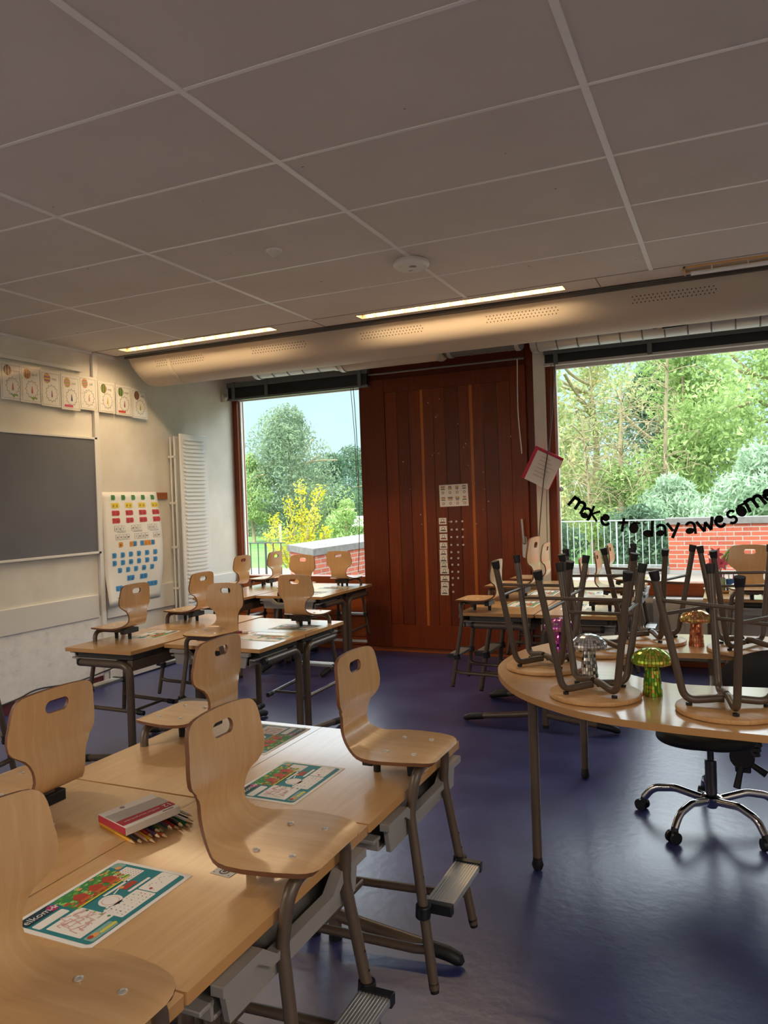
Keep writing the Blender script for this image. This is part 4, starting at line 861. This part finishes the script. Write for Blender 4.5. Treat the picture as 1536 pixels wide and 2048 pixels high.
b = MB(); b.box(-.06, .07, -.05, .05, .40, .435); b.box(.05, .14, -.035, .035, .375, .42); b.tube([(.13, -.04, .35), (.13, .04, .35)], .052, 16); b.box(.10, .165, -.032, .032, .28, .36); b.build('tilt_mechanism', m_blackpl, t, bevel=.006, loc=(0, 0, -.03))
b = MB(); b.tube([(.125, -.03, .31), (.105, -.04, .215)], [.013, .016], 10); b.tube([(.15, -.02, .33), (.225, -.03, .285)], [.012, .017], 10); b.build('lever', m_blackpl, t, loc=(0, 0, -.03))
b = MB()
for i in range(9): b.tube([(.165+.004*i, 0, .33+.022*i), (.167+.004*i, 0, .345+.022*i)], [.041, .036], 18)
b.build('bellows', m_black, t)
bk = MB(); prof_ = [(0.02, -.026), (.6, -.026), (.9, -.020), (1.0, 0), (.9, .018), (.6, .022), (.02, .022)]; nu = 36
vs = [(.325+.30*k_*math.cos(2*PI*i/nu), .06+y_+.05*(k_*math.cos(2*PI*i/nu))**2, .60+.19*k_*math.sin(2*PI*i/nu)) for k_, y_ in prof_ for i in range(nu)]
bk.add(vs, [(i*nu+j, i*nu+(j+1) % nu, (i+1)*nu+(j+1) % nu, (i+1)*nu+j) for i in range(len(prof_)-1) for j in range(nu)]+[tuple(range(nu)), tuple(6*nu+j for j in range(nu))])
bk.build('backrest', m_office, t, angle=60)
MB().tube(fillet([(.16, 0, .40), (.24, .05, .46), (.30, .075, .56)], .05), .016, 10).build('back_bar', m_blackpl, t)

# ------------------------------------------------------------------ papers, box and pencils on the desks
rs_ = random.Random(21)
def make_mat():
    t = thing('activity_sheet', 'sheet', 'sheet', (0, 0, -50), 0, 'printed activity sheets on the desks')
    w_, h_ = .290, .206
    MB().box(-w_/2, w_/2, -h_/2, h_/2, 0, .0006).build('paper', m_paper, t, smooth=False)
    b = MB(); X = lambda u: -w_/2+u*w_; Y = lambda v: -h_/2+v*h_
    def rr(u0, u1, v0, v1, z, mi, r=.006): b.flat(rrect(X(u0), X(u1), Y(v0), Y(v1), r, 4), z, mi)
    rr(.035, .965, .045, .955, .0009, 0, .010)
    rr(.04, .30, .80, .95, .0012, 1, .005); text(b, 'Welkom in', .024, X(.155), Y(.87), .0016, 2)
    b.flat([(X(.255), Y(.81)), (X(.285), Y(.80)), (X(.315), Y(.83)), (X(.31), Y(.91)), (X(.28), Y(.93)), (X(.25), Y(.90))], .0014, 3)
    for q in range(3): b.disc(X(.268+.015*q), Y(.85+.02*(q % 2)), .0022, .0018, 2, 8)
    rr(.05, .30, .66, .77, .0012, 2, .004)
    rr(.07, .36, .20, .62, .0012, 2, .002)
    for q in range(26):
        x0 = rs_.uniform(.10, .32); y0 = rs_.uniform(.26, .56); k = rs_.random() < .5; ln = rs_.uniform(.03, .09)
        p = [(X(x0), Y(y0)), (X(x0+(ln if k else .01)), Y(y0+(.0 if k else ln*1.2))), (X(min(.335, x0+ln)), Y(min(.58, y0+ln*.6)))]
        for i in range(2):
            d = Vector((p[i+1][0]-p[i][0], p[i+1][1]-p[i][1]));
            if d.length < 1e-5: continue
            d = d.normalized()*.0011; b.flat([(p[i][0]+d.y, p[i][1]-d.x), (p[i+1][0]+d.y, p[i+1][1]-d.x), (p[i+1][0]-d.y, p[i+1][1]+d.x), (p[i][0]-d.y, p[i][1]+d.x)], .0014+.00001*q, 4)
    for q in range(4): b.disc(X(.345), Y(.24+.09*q), .0035, .0016, 5+q % 3, 8)
    rr(.325, .84, .60, .945, .0012, 5, .006)
    for q in range(150):
        x = rs_.uniform(.335, .83); y = rs_.uniform(.62, .93); sx = rs_.uniform(.003, .010); sy = rs_.uniform(.002, .006)
        mi = rs_.choice((6, 6, 8, 9, 9, 10, 7)) if y < .80 else rs_.choice((5, 6, 6, 7, 10))
        a = rs_.uniform(0, PI); b.flat([(X(x)+sx*math.cos(a+k_)*(.6+.5*rs_.random()), Y(y)+sy*math.sin(a+k_)*(.6+.5*rs_.random())) for k_ in [2*PI*i/6 for i in range(6)]], .0013+.000004*q, mi)
    for cx in (.46, .60, .73): b.flat([(X(cx)-.012, Y(.70)), (X(cx)+.012, Y(.70)), (X(cx)+.015, Y(.79)), (X(cx), Y(.85)), (X(cx)-.015, Y(.79))], .0021, 9); b.flat([(X(cx)-.016, Y(.66)), (X(cx)+.010, Y(.655)), (X(cx)+.012, Y(.70)), (X(cx)-.012, Y(.705))], .00215, 8)
    b.flat([(X(.34), Y(.605)), (X(.83), Y(.605)), (X(.83), Y(.625)), (X(.34), Y(.625))], .0021, 11)
    rr(.53, .76, .545, .575, .0013, 2, .002); rr(.645, .86, .375, .41, .0013, 2, .002)
    b.disc(X(.50), Y(.43), .0235, .0013, 2, 28); b.disc(X(.50), Y(.43), .0175, .0015, 4, 28); b.disc(X(.50), Y(.43), .016, .0017, 2, 28)
    b.flat([(X(.575), Y(.50)), (X(.655), Y(.535)), (X(.655), Y(.52)), (X(.58), Y(.485))], .0014, 2)
    for q in range(3): b.flat([(X(.38+.03*q), Y(.33+.02*q)), (X(.40+.03*q), Y(.33+.02*q)), (X(.40+.03*q), Y(.36+.02*q)), (X(.38+.03*q), Y(.36+.02*q))], .0014, 2)
    rr(.655, .78, .44, .52, .0013, 9, .004); b.disc(X(.67), Y(.52), .006, .0015, 10, 12)
    rr(.745, .93, .545, .79, .0013, 2, .002)
    for i in range(7):
        for j in range(6): b.disc(X(.765+.025*i), Y(.575+.036*j), .0013, .0015, 3 if (i+j) % 3 else 1, 6)
    rr(.875, .96, .82, .95, .0012, 12, .006); b.disc(X(.89), Y(.85), .007, .0014, 10, 12)
    rr(.70, .96, .115, .345, .0013, 2, .004)
    for q in range(14): b.disc(X(.73+.016*q), Y(.18+.11*abs(math.sin(q*.5))), .0012, .0015, 1, 6)
    b.disc(X(.735), Y(.22), .004, .0015, 3, 10)
    rr(.36, .69, .10, .345, .0013, 2, .003)
    for i in range(9):
        for j in range(4): b.flat([(X(.385+.034*i)+rs_.uniform(-.002, .004), Y(.135+.055*j)+rs_.uniform(-.002, .004)) for _ in range(4)]+[(X(.39+.034*i), Y(.15+.055*j))], .0015, rs_.choice((1, 3, 9, 1, 6)))
    rr(.07, .30, .055, .17, .0012, 12, .004); b.disc(X(.13), Y(.12), .011, .0014, 10, 14, ry=.007); b.disc(X(.105), Y(.13), .006, .0016, 9, 12); rr(.17, .31, .085, .12, .0014, 11, .002)
    b.build('print', [m_teal, pal('#14333f'), m_paper, pal('#b02a6a'), pal('#dcaaa2'), pal('#3d8f4c'), pal('#6aa83f'), pal('#9fcf6a'), pal('#c8642c'), pal('#b5402c'), pal('#e8a15c'), pal('#dcd24a'), pal('#86b0a4')], t, smooth=False)
    return t
am = make_mat(); GM = 'printed activity sheets on the desks'
for lab, x, y, h, rz in (
    ('nearest activity sheet with the welcome heading, on the front right desk', -1.166, 1.155, HA, 90), ('activity sheet on the front desk, left of the fully visible chair', -1.158, 1.848, HA, 90),
    ('activity sheet on the far left front desk, half behind the chair back', -1.455, 2.165, HA, -90), ('activity sheet beside the chair before the alphabet chart', -3.40, 3.87, HB, -84),
    ('activity sheet lying in the window glare on the near right desk of the second group', -2.60, 3.93, HB, 0), ('activity sheet at the foot of the far chair of the second group', -2.62, 4.32, HB, 180),
    ('activity sheet on the near right desk of the window-side group', -3.50, 6.05, HCc, 0), ('activity sheet before the chair nearest the door in the window-side group', -3.47, 6.47, HCc, 180),
    ('activity sheet on the near left desk of the group by the door', -1.36, 5.37, HR, -90), ('activity sheet on the near right desk of the group by the door', -.96, 5.30, HR, 90), ('activity sheet on the middle left desk of the group by the door', -1.36, 6.02, HR, -90), ('activity sheet on the middle right desk of the group by the door', -.96, 6.0, HR, 90)):
    place(am, lab, (x, y, h+.0003), R(rz), GM)
for ch in list(am.children_recursive): bpy.data.objects.remove(ch)
bpy.data.objects.remove(am)
def emblem_card(lab, x, y, z, rz):
    t = thing('name_card', lab, 'card', (x, y, z), R(rz), 'small emblem cards on the desks')
    MB().box(-.026, .026, -.017, .017, 0, .0008).build('card', m_paper, t, smooth=False)
    b = MB(); b.disc(0, 0, .012, .0011, 0, 18); b.disc(0, 0, .0085, .0014, 1, 18); b.disc(0, .0, .005, .0017, 0, 12)
    for sx in (-.02, .02):
        for sy in (-.011, .011): b.disc(sx, sy, .002, .0011, 0, 8)
    b.build('emblem', [pal('#6d6068'), m_paper], t, smooth=False)
emblem_card('small white emblem card under the chair beside the welcome sheet', -1.008, 1.338, HA+.0003, -5)
emblem_card('small white emblem card peeking out right of the nearest chair back', -1.582, 1.372, HA+.0003, 35)
emblem_card('small white card on the near right desk of the second group', -2.78, 4.07, HB+.0003, 10)
t = thing('pencil_box', 'flat white and red pencil box marked 12, lying on the heap of pencils', 'box', (-1.341, 1.4504, HA+.027), R(-105))
t.rotation_euler = (R(-2.0), R(1.0), R(-105))
a, bb, hh = .075, .060, .019
MB().box(-a, a, -bb, bb, 0, hh).build('carton', mat('carton_white', '#e9e3da', 0.4), t, bevel=.001)
b = MB(); b.flat([(-a+.0008, -.028), (a-.0008, -.034), (a-.0008, .014), (-a+.0008, .016)], hh+.0004, 0); b.flat([(-a+.0008, .016), (a-.0008, .014), (a-.0008, .046), (-a+.0008, .044)], hh+.0005, 1)
b.add([(a+.0004, -bb+.001, .001), (a+.0004, bb-.001, .001), (a+.0004, bb-.001, hh-.001), (a+.0004, -bb+.001, hh-.001)], [(0, 1, 2, 3)], 1)
text(b, '12', .024, -.058, .030, hh+.0009, 2); text(b, 'medium kleurpotloden', .0105, .012, .030, hh+.0009, 2); text(b, 'crayons', .004, .03, .001, hh+.0009, 3); b.disc(.018, -.047, .006, hh+.0006, 3, 18); b.disc(.018, -.047, .0045, hh+.0009, 4, 18)
b.box(-.06, -.03, .052, .055, hh+.0002, hh+.0006, 3)
b.build('print', [pal('#bdb7b0'), pal('#b3273a'), m_paper, pal('#4d4850'), pal('#a88a90')], t, smooth=False)
TIPS = [('yellow', '#e3a412', -1.286, 1.373), ('black', '#23222a', -1.269, 1.380), ('pink', '#d9a08a', -1.262, 1.391), ('golden', '#e0aa18', -1.243, 1.393), ('purple', '#4a2a44', -1.236, 1.403), ('orange-red', '#d2452a', -1.266, 1.412), ('amber', '#e3a623', -1.262, 1.420), ('navy', '#2c3144', -1.256, 1.428), ('orange', '#e0662a', -1.232, 1.425), ('leaf green', '#3f8f3c', -1.262, 1.447), ('maroon', '#5c3a3e', -1.240, 1.452), ('teal', '#5fa0a8', -1.248, 1.462), ('red', '#cf3a2c', -1.236, 1.471), ('dark brown', '#4a3a38', -1.226, 1.474), ('dark green', '#2c5a40', -1.234, 1.482), ('green', '#2f8a4c', -1.218, 1.491), ('white', '#d8d4cc', -1.222, 1.500), ('grey', '#5a5c62', -1.228, 1.510), ('charcoal', '#2a2a30', -1.236, 1.522), ('pale', '#d0c8bc', -1.243, 1.531)]
m_pw = mat('bare_pencil_wood', '#d9b98c', 0.6); rs_ = random.Random(4)
for i, (cn, hx, x, y) in enumerate(TIPS):
    lift = .0042+(.0078 if i % 3 == 1 and i > 2 else 0)
    t = thing('colour_pencil', '%s colour pencil, %s from the left in the heap under the box' % (cn, ORD[i]), 'pencil', (x, y, HA+lift), R(-19.7+rs_.uniform(-5, 4) if i else -19.7), 'pencils in the heap')
    MB().tube([(-.176, 0, 0), (-.022, 0, 0)], .0040, 6).build('shaft', pal(hx), t, smooth=False)
    MB().tube([(-.022, 0, 0), (-.006, 0, 0)], [.0040, .0012], 10).build('sharpened_wood', m_pw, t)
    MB().tube([(-.006, 0, 0), (0, 0, 0)], [.0012, .0002], 8).build('lead', pal(hx), t)

# things on the far desks
def onR(lab, name, cat, x, y): return thing(name, lab, cat, (x, y, HR+.0003))
t = onR('round wooden tray carrying pen pots on the right far desk', 'tray', 'tray', -.075, 6.30); MB().lathe([(.10, 0), (.125, .006), (.135, .022), (.130, .022), (.118, .010), (.001, .008)], 36).build('bowl', m_desk, t)
def pot(lab, x, y, r, h, cs, pens):
    t = thing('pen_pot', lab, 'pen pot', (x, y, HR+.0105), 0, 'pen pots on the tray')
    MB().lathe([(r*.9, 0), (r, h), (r*.92, h), (r*.82, .004)], 22).build('pot', mat('pot_'+cs.strip('#'), cs, 0.4), t)
    for i, c_ in enumerate(pens):
        a = 2*PI*i/len(pens); MB().cyl((r*.4*math.cos(a), r*.4*math.sin(a), .006), (r*.7*math.cos(a), r*.7*math.sin(a), h+.045), .004, n=8).build('pen', pal(c_), t)
pot('black pen pot at the left of the wooden tray', -.145, 6.28, .030, .10, '#15151a', ('#c03a4a', '#2a2a30', '#3a5aa0'))
pot('green and pink patterned pen pot in the middle of the tray', -.085, 6.27, .032, .095, '#8fa07a', ('#b02a6a', '#d05a8a', '#2a2a30'))
pot('blue pen pot at the right of the wooden tray', -.020, 6.28, .033, .085, '#1d4a86', ('#b02a6a', '#16171a', '#c8c8c8'))
t = onR('pink lily and fern arrangement standing behind the pen pots', 'flower_vase', 'flowers', -.10, 6.47)
MB().lathe([(.03, 0), (.036, .03), (.024, .10), (.028, .12), (.022, .12)], 24).build('vase', mat('vase_glass', '#7a4a5a', 0.15), t)
b = MB(); b.tube(catmull([(0, 0, .08), (.01, 0, .2), (-.01, -.02, .27)], 5), .004, 6); b.tube(catmull([(0, 0, .08), (.03, 0, .2), (.07, 0, .29)], 5), .003, 6); b.build('stem', pal('#4f7a3c'), t)
def petal(b, c, d, up_, ln, wd, mi=0):
    d = Vector(d).normalized(); s_ = d.cross(Vector(up_)).normalized(); u_ = s_.cross(d); c = Vector(c); row = []
    for i in range(6): q = i/5; wq = wd*math.sin(PI*(.12+.85*q)); row.append((c+d*ln*q+u_*(.02*math.sin(PI*q))-s_*wq, c+d*ln*q+u_*(.02*math.sin(PI*q)+.004), c+d*ln*q+u_*(.02*math.sin(PI*q))+s_*wq))
    b.add([tuple(p) for r_ in row for p in r_], [(3*i+j, 3*i+j+1, 3*i+j+4, 3*i+j+3) for i in range(5) for j in range(2)], mi)
for cx, cy, cz in ((-.02, -.03, .27), (.02, -.02, .20), (-.04, 0, .19)):
    b = MB()
    for i in range(6): a = 2*PI*i/6; petal(b, (cx, cy, cz), (math.cos(a), -.5, math.sin(a)), (0, -1, 0), .065, .017)
    b.build('lily_bloom', mat('lily_pink', '#d9607c', 0.5), t)
b = MB()
for i in range(16): q = i/16; c = Vector((.02+.07*q, 0, .18+.13*q)); petal(b, c, (.6, -.1, -.5), (0, -1, 0), .045*(1-q*.6), .006); petal(b, c, (-.5, -.1, .7), (0, -1, 0), .045*(1-q*.6), .006)
b.build('fern_frond', pal('#7fae4a'), t)
for i, (x, y, c_, lab) in enumerate(((.045, 6.22, '#e9ece8', 'pale stack of workbooks left of the chair at the right picture edge'), (.26, 6.20, '#dfe6e4', 'pale stack of workbooks right of the chair at the right picture edge'))):
    t = onR(lab, 'workbook_stack', 'books', x, y); t['kind'] = 'stuff'
    b = MB()
    for k in range(6): b.box(-.075+rs_.uniform(-.004, .004), .075+rs_.uniform(-.004, .004), -.105, .105, .009*k, .009*k+.0082)
    b.build('book', mat('book_'+c_.strip('#'), c_, 0.5), t, bevel=.001)
t = thing('marker_pen', 'dark red marker pen lying on the second desk group behind the front-facing chair', 'pen', (-2.86, 4.02, HB+.009), R(25)); MB().cyl((-.06, 0, 0), (.03, 0, 0), .008).build('barrel', pal('#8a2430'), t); MB().cyl((.03, 0, 0), (.065, 0, 0), .0088).build('cap', pal('#e6e2dc'), t)

# ------------------------------------------------------------------ outside: terrace, parapets, railings, lawn, trees
struct(MB().box(-12, 8, YW+0.25, 12.6, 0.05, 0.30).build('floor_terrace', m_deck, smooth=False))
tag(MB().box(-120, 90, YW+0.26, 160, -0.6, -0.25).build('lawn', m_lawn, smooth=False), 'green lawn beyond the terrace', 'lawn')['kind'] = 'structure'
def parapet(lab, poly, z0, z1, over=0.03):
    t = thing('brick_parapet', lab, 'wall', (poly[0][0], poly[0][1], 0), 0, 'brick parapets of the terrace'); ox, oy = poly[0]; P_ = [(x-ox, y-oy) for x, y in poly]
    MB().prism(P_, z0, z1-.09).build('brickwork', m_brick, t, smooth=False)
    cx = sum(p[0] for p in P_)/len(P_); cy = sum(p[1] for p in P_)/len(P_)
    Q = [(x+over*(1 if x > cx else -1), y+over*(1 if y > cy else -1)) for x, y in P_]
    MB().prism(Q, z1-.09, z1).build('coping', m_coping, t, bevel=.008)
    return t
parapet('red brick parapet with concrete coping outside the left window', [(-4.95, 8.66), (-4.97, 14.5), (-6.3, 14.5), (-5.88, 9.63)], -.2, .925)
t = parapet('red brick parapet with concrete coping outside the right window', [(-.855, 11.97), (5.5, 11.97), (5.5, 12.35), (-.855, 12.35)], .30, 1.115)
MB().box(-.02, 6.36, -.02, 0.0, .30, .36).build('plinth', mat('plinth_stone', '#8f8c88', 0.8), t, smooth=False)
tag(MB().box(-5.0, -.86, 11.93, 12.15, .30, .40).build('kerb', m_coping, bevel=.006), 'pale concrete kerb under the white railing', 'kerb')
def railing(lab, x0, x1, y, z0, z1, step, mt, rb):
    t = thing('railing', lab, 'railing', (x0, y, 0), 0, 'terrace railings'); n = int((x1-x0)/step)
    MB().box(0, x1-x0, -.022, .022, z1-.014, z1).build('top_rail', mt, t); MB().box(0, x1-x0, -.012, .012, z0+.02, z0+.034).build('bottom_rail', mt, t)
    for i in range(n+1):
        thick = i % 12 == 0; MB().cyl((step*i, 0, z0), (step*i, 0, z1-.012), rb*(2 if thick else 1), n=8).build('post' if thick else 'bar', mt, t)
railing('light grey bar railing on the kerb outside the right window', -4.9, -.90, 12.02, .40, 1.105, .092, m_railg, .006)
railing('dark bar railing outside the left window, left of the parapet', -9.3, -5.85, 9.45, .30, .97, .13, m_raild, .008)
def leaves(b, cx, cy, cz, rx, ry, rz_, n, size, rnd, droop=0.0, shell=0.35, asp=0.42):
    for _ in range(n):
        while True:
            p = Vector((rnd.uniform(-1, 1), rnd.uniform(-1, 1), rnd.uniform(-1, 1))); l = p.length
            if shell < l < 1: break
        c = Vector((cx+p.x*rx, cy+p.y*ry, cz+p.z*rz_)); s_ = size*rnd.uniform(.6, 1.3)
        d = Vector((rnd.gauss(0, 1), rnd.gauss(0, 1), rnd.gauss(0, 1)-droop*2)).normalized(); e_ = d.cross(Vector((rnd.gauss(0, 1), rnd.gauss(0, 1), rnd.gauss(0, 1)))).normalized()
        d *= s_; e_ *= s_*asp
        b.add([tuple(c-d), tuple(c+e_), tuple(c+d), tuple(c-e_)], [(0, 1, 2, 3)])
def tree(lab, x, y, h, w_, leaf, seed, n=5000, size=.12, clumps=14, name='tree', base=-.25, droop=0.0, low=0.25, trunk=True, bare=0):
    rnd = random.Random(seed); t = thing(name, lab, 'bush' if 'bush' in name else 'tree', (x, y, base)); b = MB()
    for k in range(clumps):
        q = (k+.5)/clumps; z = h*(low+(1-low)*q*.92); env = math.sin(PI*min(1, .18+.80*q))**.8
        a = rnd.uniform(0, 2*PI); rr_ = w_*.5*env*rnd.uniform(.25, .75); cr = w_*.5*rnd.uniform(.34, .52)*(.65+.5*env)
        leaves(b, rr_*math.cos(a), rr_*math.sin(a), z, cr, cr, cr*.85, n//clumps, size, rnd, droop, 0.35, 0.24 if droop else 0.42)
    b.build('foliage', leaf, t, smooth=False)
    if trunk:
        b = MB(); b.tube([(0, 0, 0), (.05*w_*rnd.uniform(-1, 1), 0, h*.45), (0, 0, h*.88)], [h*.018+.02, h*.012+.012, .01], 10)
        for k in range(8+bare):
            a = rnd.uniform(0, 2*PI); z = h*rnd.uniform(.25, .75); ln = w_*.48*rnd.uniform(.6, 1.0); b.tube(catmull([(0, 0, z), (ln*.5*math.cos(a), ln*.5*math.sin(a), z+ln*.18), (ln*math.cos(a), ln*math.sin(a), z+ln*rnd.uniform(.1, .7))], 3), [h*.006+.006]*7, 6)
        b.build('trunk', m_bark, t)
    return t
tree('tall round-crowned willow tree in the middle of the left window', -19.87, 32.7, 6.6, 5.6, lf_blue, 1, 20000, .085, 36, low=.12)
tree('low yellow-green limb tree at the left foot of the tall willow', -20.9, 31.0, 4.3, 2.4, lf_mid, 2, 5600, .08, 12, low=.25)
tree('dense dark tree right of the tall willow, lower and farther', -21.4, 39.7, 4.6, 5.2, lf_dark, 3, 8000, .11, 14, low=.05)
tree('distant dark tree at the right edge of the left window', -25.5, 52.0, 6.0, 6.6, lf_dark, 4, 7000, .11, 12, low=.05)
tree('distant grey-green bushy tree at the left edge of the left window', -26.6, 38.5, 3.8, 4.6, lf_blue, 5, 7600, .10, 14, name='bushy_tree', low=.05)
tree('light green small fruit tree right of the yellow tree', -15.6, 30.3, 1.9, 1.9, lf_mid, 6, 2600, .07, 8, low=.1)
tree('rounded hedge bush low behind the yellow tree', -21.8, 37.2, 2.6, 6.0, lf_mid, 7, 6800, .10, 10, name='hedge_bush', low=.05, trunk=False)
tree('rounded dark hedge bush at the right foot of the left window view', -16.6, 36.0, 2.2, 5.0, lf_dark, 8, 5400, .10, 10, name='hedge_bush', low=.05, trunk=False)
rnd = random.Random(31); t = thing('yellow_tree', 'small bright yellow tree with upright branches outside the left window', 'tree', (-7.75, 12.96, -.25)); b = MB(); tr_ = MB()
for dx, dz, hh_ in ((-.55, 1.75, .3), (-.75, 1.35, .3), (-.30, 2.05, .5), (.06, 2.42, .55), (.12, 1.7, .6), (.62, 2.32, .5), (.52, 1.75, .5), (-.2, 1.3, .6), (.30, 1.25, .5), (.85, 1.45, .3), (-.45, .85, .5), (.2, .8, .5), (.75, 1.0, .4)):
    dx *= .70; dz *= .80; hh_ *= .8
    pts = catmull([(dx*.15, 0, .3), (dx*.7, rnd.uniform(-.2, .2), dz*.75), (dx*1.05, rnd.uniform(-.2, .2), dz+hh_*.4)], 5); tr_.tube(pts, .012, 6)
    for p in pts[3:]: leaves(b, p.x, p.y, p.z, .14, .14, .15, 34, .033, rnd, .2, 0.0)
b.build('foliage', lf_yel, t, smooth=False); tr_.tube([(0, 0, 0), (0, 0, .5)], .05, 8); tr_.build('trunk', m_bark, t)
for i, (x, y) in enumerate(((-16.6, 26.5), (-18.6, 27.0))): tag(MB().cyl((x, y, -.25), (x, y, .75), .05).build('fence_post', mat('post_grey', '#b9b9b0', 0.8)), 'pale wooden post on the lawn beyond the railing, %s' % ('right one of the two', 'left one of the two')[i], 'post')
tag(MB().add([(-.8, -.4, 0), (.8, -.4, 0), (.8, .4, 0), (-.8, .4, 0), (-.7, 0, .5), (.7, 0, .5)], [(0, 1, 5, 4), (2, 3, 4, 5), (1, 2, 5), (3, 0, 4)]).build('shed_roof', mat('shed_pale', '#dfe4e2', 0.5), smooth=False), 'low pale roof of a garden shelter right of the yellow tree', 'shelter')
bpy.data.objects['shed_roof'].location = (-16.2, 34.0, .35)
RT = [('leafy tree with autumn tints at the left edge of the right window', -5.0, 20.5, 6.1, 3.8, lf_olive, 9000, 18), ('tall thin-leaved tree with pale bare branches left of the middle', -4.1, 25.6, 7.2, 4.4, lf_olive, 5200, 16), ('tall green tree in the middle of the right window', -1.1, 21.6, 6.4, 4.0, lf_mid, 8500, 20), ('dense green tree right of the middle of the right window', 1.3, 26.0, 7.4, 4.8, lf_mid, 9500, 20), ('tall green tree at the right picture edge behind the willows', 3.6, 21.5, 6.5, 4.6, lf_blue, 9000, 18), ('green tree far right beyond the picture edge', 8.6, 24.0, 6.6, 4.6, lf_mid, 5000, 14), ('dark green tree standing behind between the bare branches', -2.6, 30.5, 6.8, 5.2, lf_dark, 8000, 18), ('dark green tree standing behind the middle trees', 4.2, 32.0, 7.4, 6.0, lf_dark, 8000, 18), ('dark green tree behind the autumn-tinted tree', -9.2, 31.0, 6.6, 5.6, lf_dark, 6500, 16)]  # the back row has darker green leaves
for i, (lab, x, y, h, w_, lf, n, cl) in enumerate(RT): tree(lab, x, y, h, w_, lf, 50+i, int(n*1.7), .078 if y < 28 else .12, cl, low=.06, bare=10 if 'bare' in lab else 0)
RB = [('silvery willow bush left of the brick parapet coping', -1.25, 17.6, 2.1, 1.8, lf_silver, 5200), ('large silvery willow bush behind the brick parapet', .5, 16.2, 2.55, 2.2, lf_silver, 7000), ('silvery willow bush at the right picture edge', 3.0, 17.6, 2.7, 2.4, lf_silver, 6000), ('yellow-green bush behind the left end of the pale railing', -3.9, 16.6, 2.4, 1.9, lf_olive, 5200), ('green bush behind the middle of the pale railing', -2.6, 18.9, 2.5, 2.0, lf_mid, 5200), ('dark green bush behind the pale railing, next to the parapet', -1.6, 14.6, 1.5, 1.7, lf_dark, 3600), ('dark green bush low behind the left end of the pale railing', -3.3, 14.4, 1.4, 1.7, lf_dark, 3600), ('green bush beyond the left end of the pale railing', -6.2, 17.4, 2.3, 2.2, lf_mid, 4200)]
for i, (lab, x, y, h, w_, lf, n) in enumerate(RB): tree(lab, x, y, h, w_, lf, 80+i, int(n*1.5), .085 if lf is lf_silver else .055, 26 if lf is lf_silver else 14, name='leafy_bush', droop=.3 if lf is lf_silver else 0, low=.12, trunk=False)
bark = random.Random(77)
def bare_tree(lab, x, y, h, lean, r):
    t = thing('bare_tree', lab, 'tree', (x, y, -.25), 0, 'pale bare-branched trees'); b = MB(); b.tube([(0, 0, 0), (lean*.4, 0, h*.5), (lean, 0, h)], [r, r*.75, .015], 10); b.build('trunk', m_bark, t); b = MB()
    for k in range(44):
        z = h*bark.uniform(.35, .95); a = bark.uniform(0, 2*PI); ln = bark.uniform(.4, 1.25); x0 = lean*z/h
        p1 = Vector((x0+ln*.5*math.cos(a), ln*.5*math.sin(a), z+ln*bark.uniform(-.05, .25))); p2 = Vector((x0+ln*math.cos(a), ln*math.sin(a), z+ln*bark.uniform(-.3, .3))); b.tube(catmull([(x0, 0, z), p1, p2], 4), [.015, .014, .013, .011, .010, .009, .007, .006, .005], 6)
        for q in range(3): d = Vector((bark.uniform(-.4, .4), bark.uniform(-.4, .4), bark.uniform(-.4, .2))); b.tube([p2, p2+d*.6, p2+d*1.1+Vector((0, 0, -.1))], [.007, .006, .004], 5)
    b.build('branch_crown', m_bark, t)
bare_tree('pale trunk with tangled bare branches left of the letters k and e', -2.40, 18.9, 4.4, .1, .085)
bare_tree('tall pale trunk with bare branches in the middle of the right window', -1.45, 19.0, 6.2, .25, .060)
bare_tree('slender pale trunk near the left edge of the right window', -2.95, 18.4, 3.6, -.2, .055)
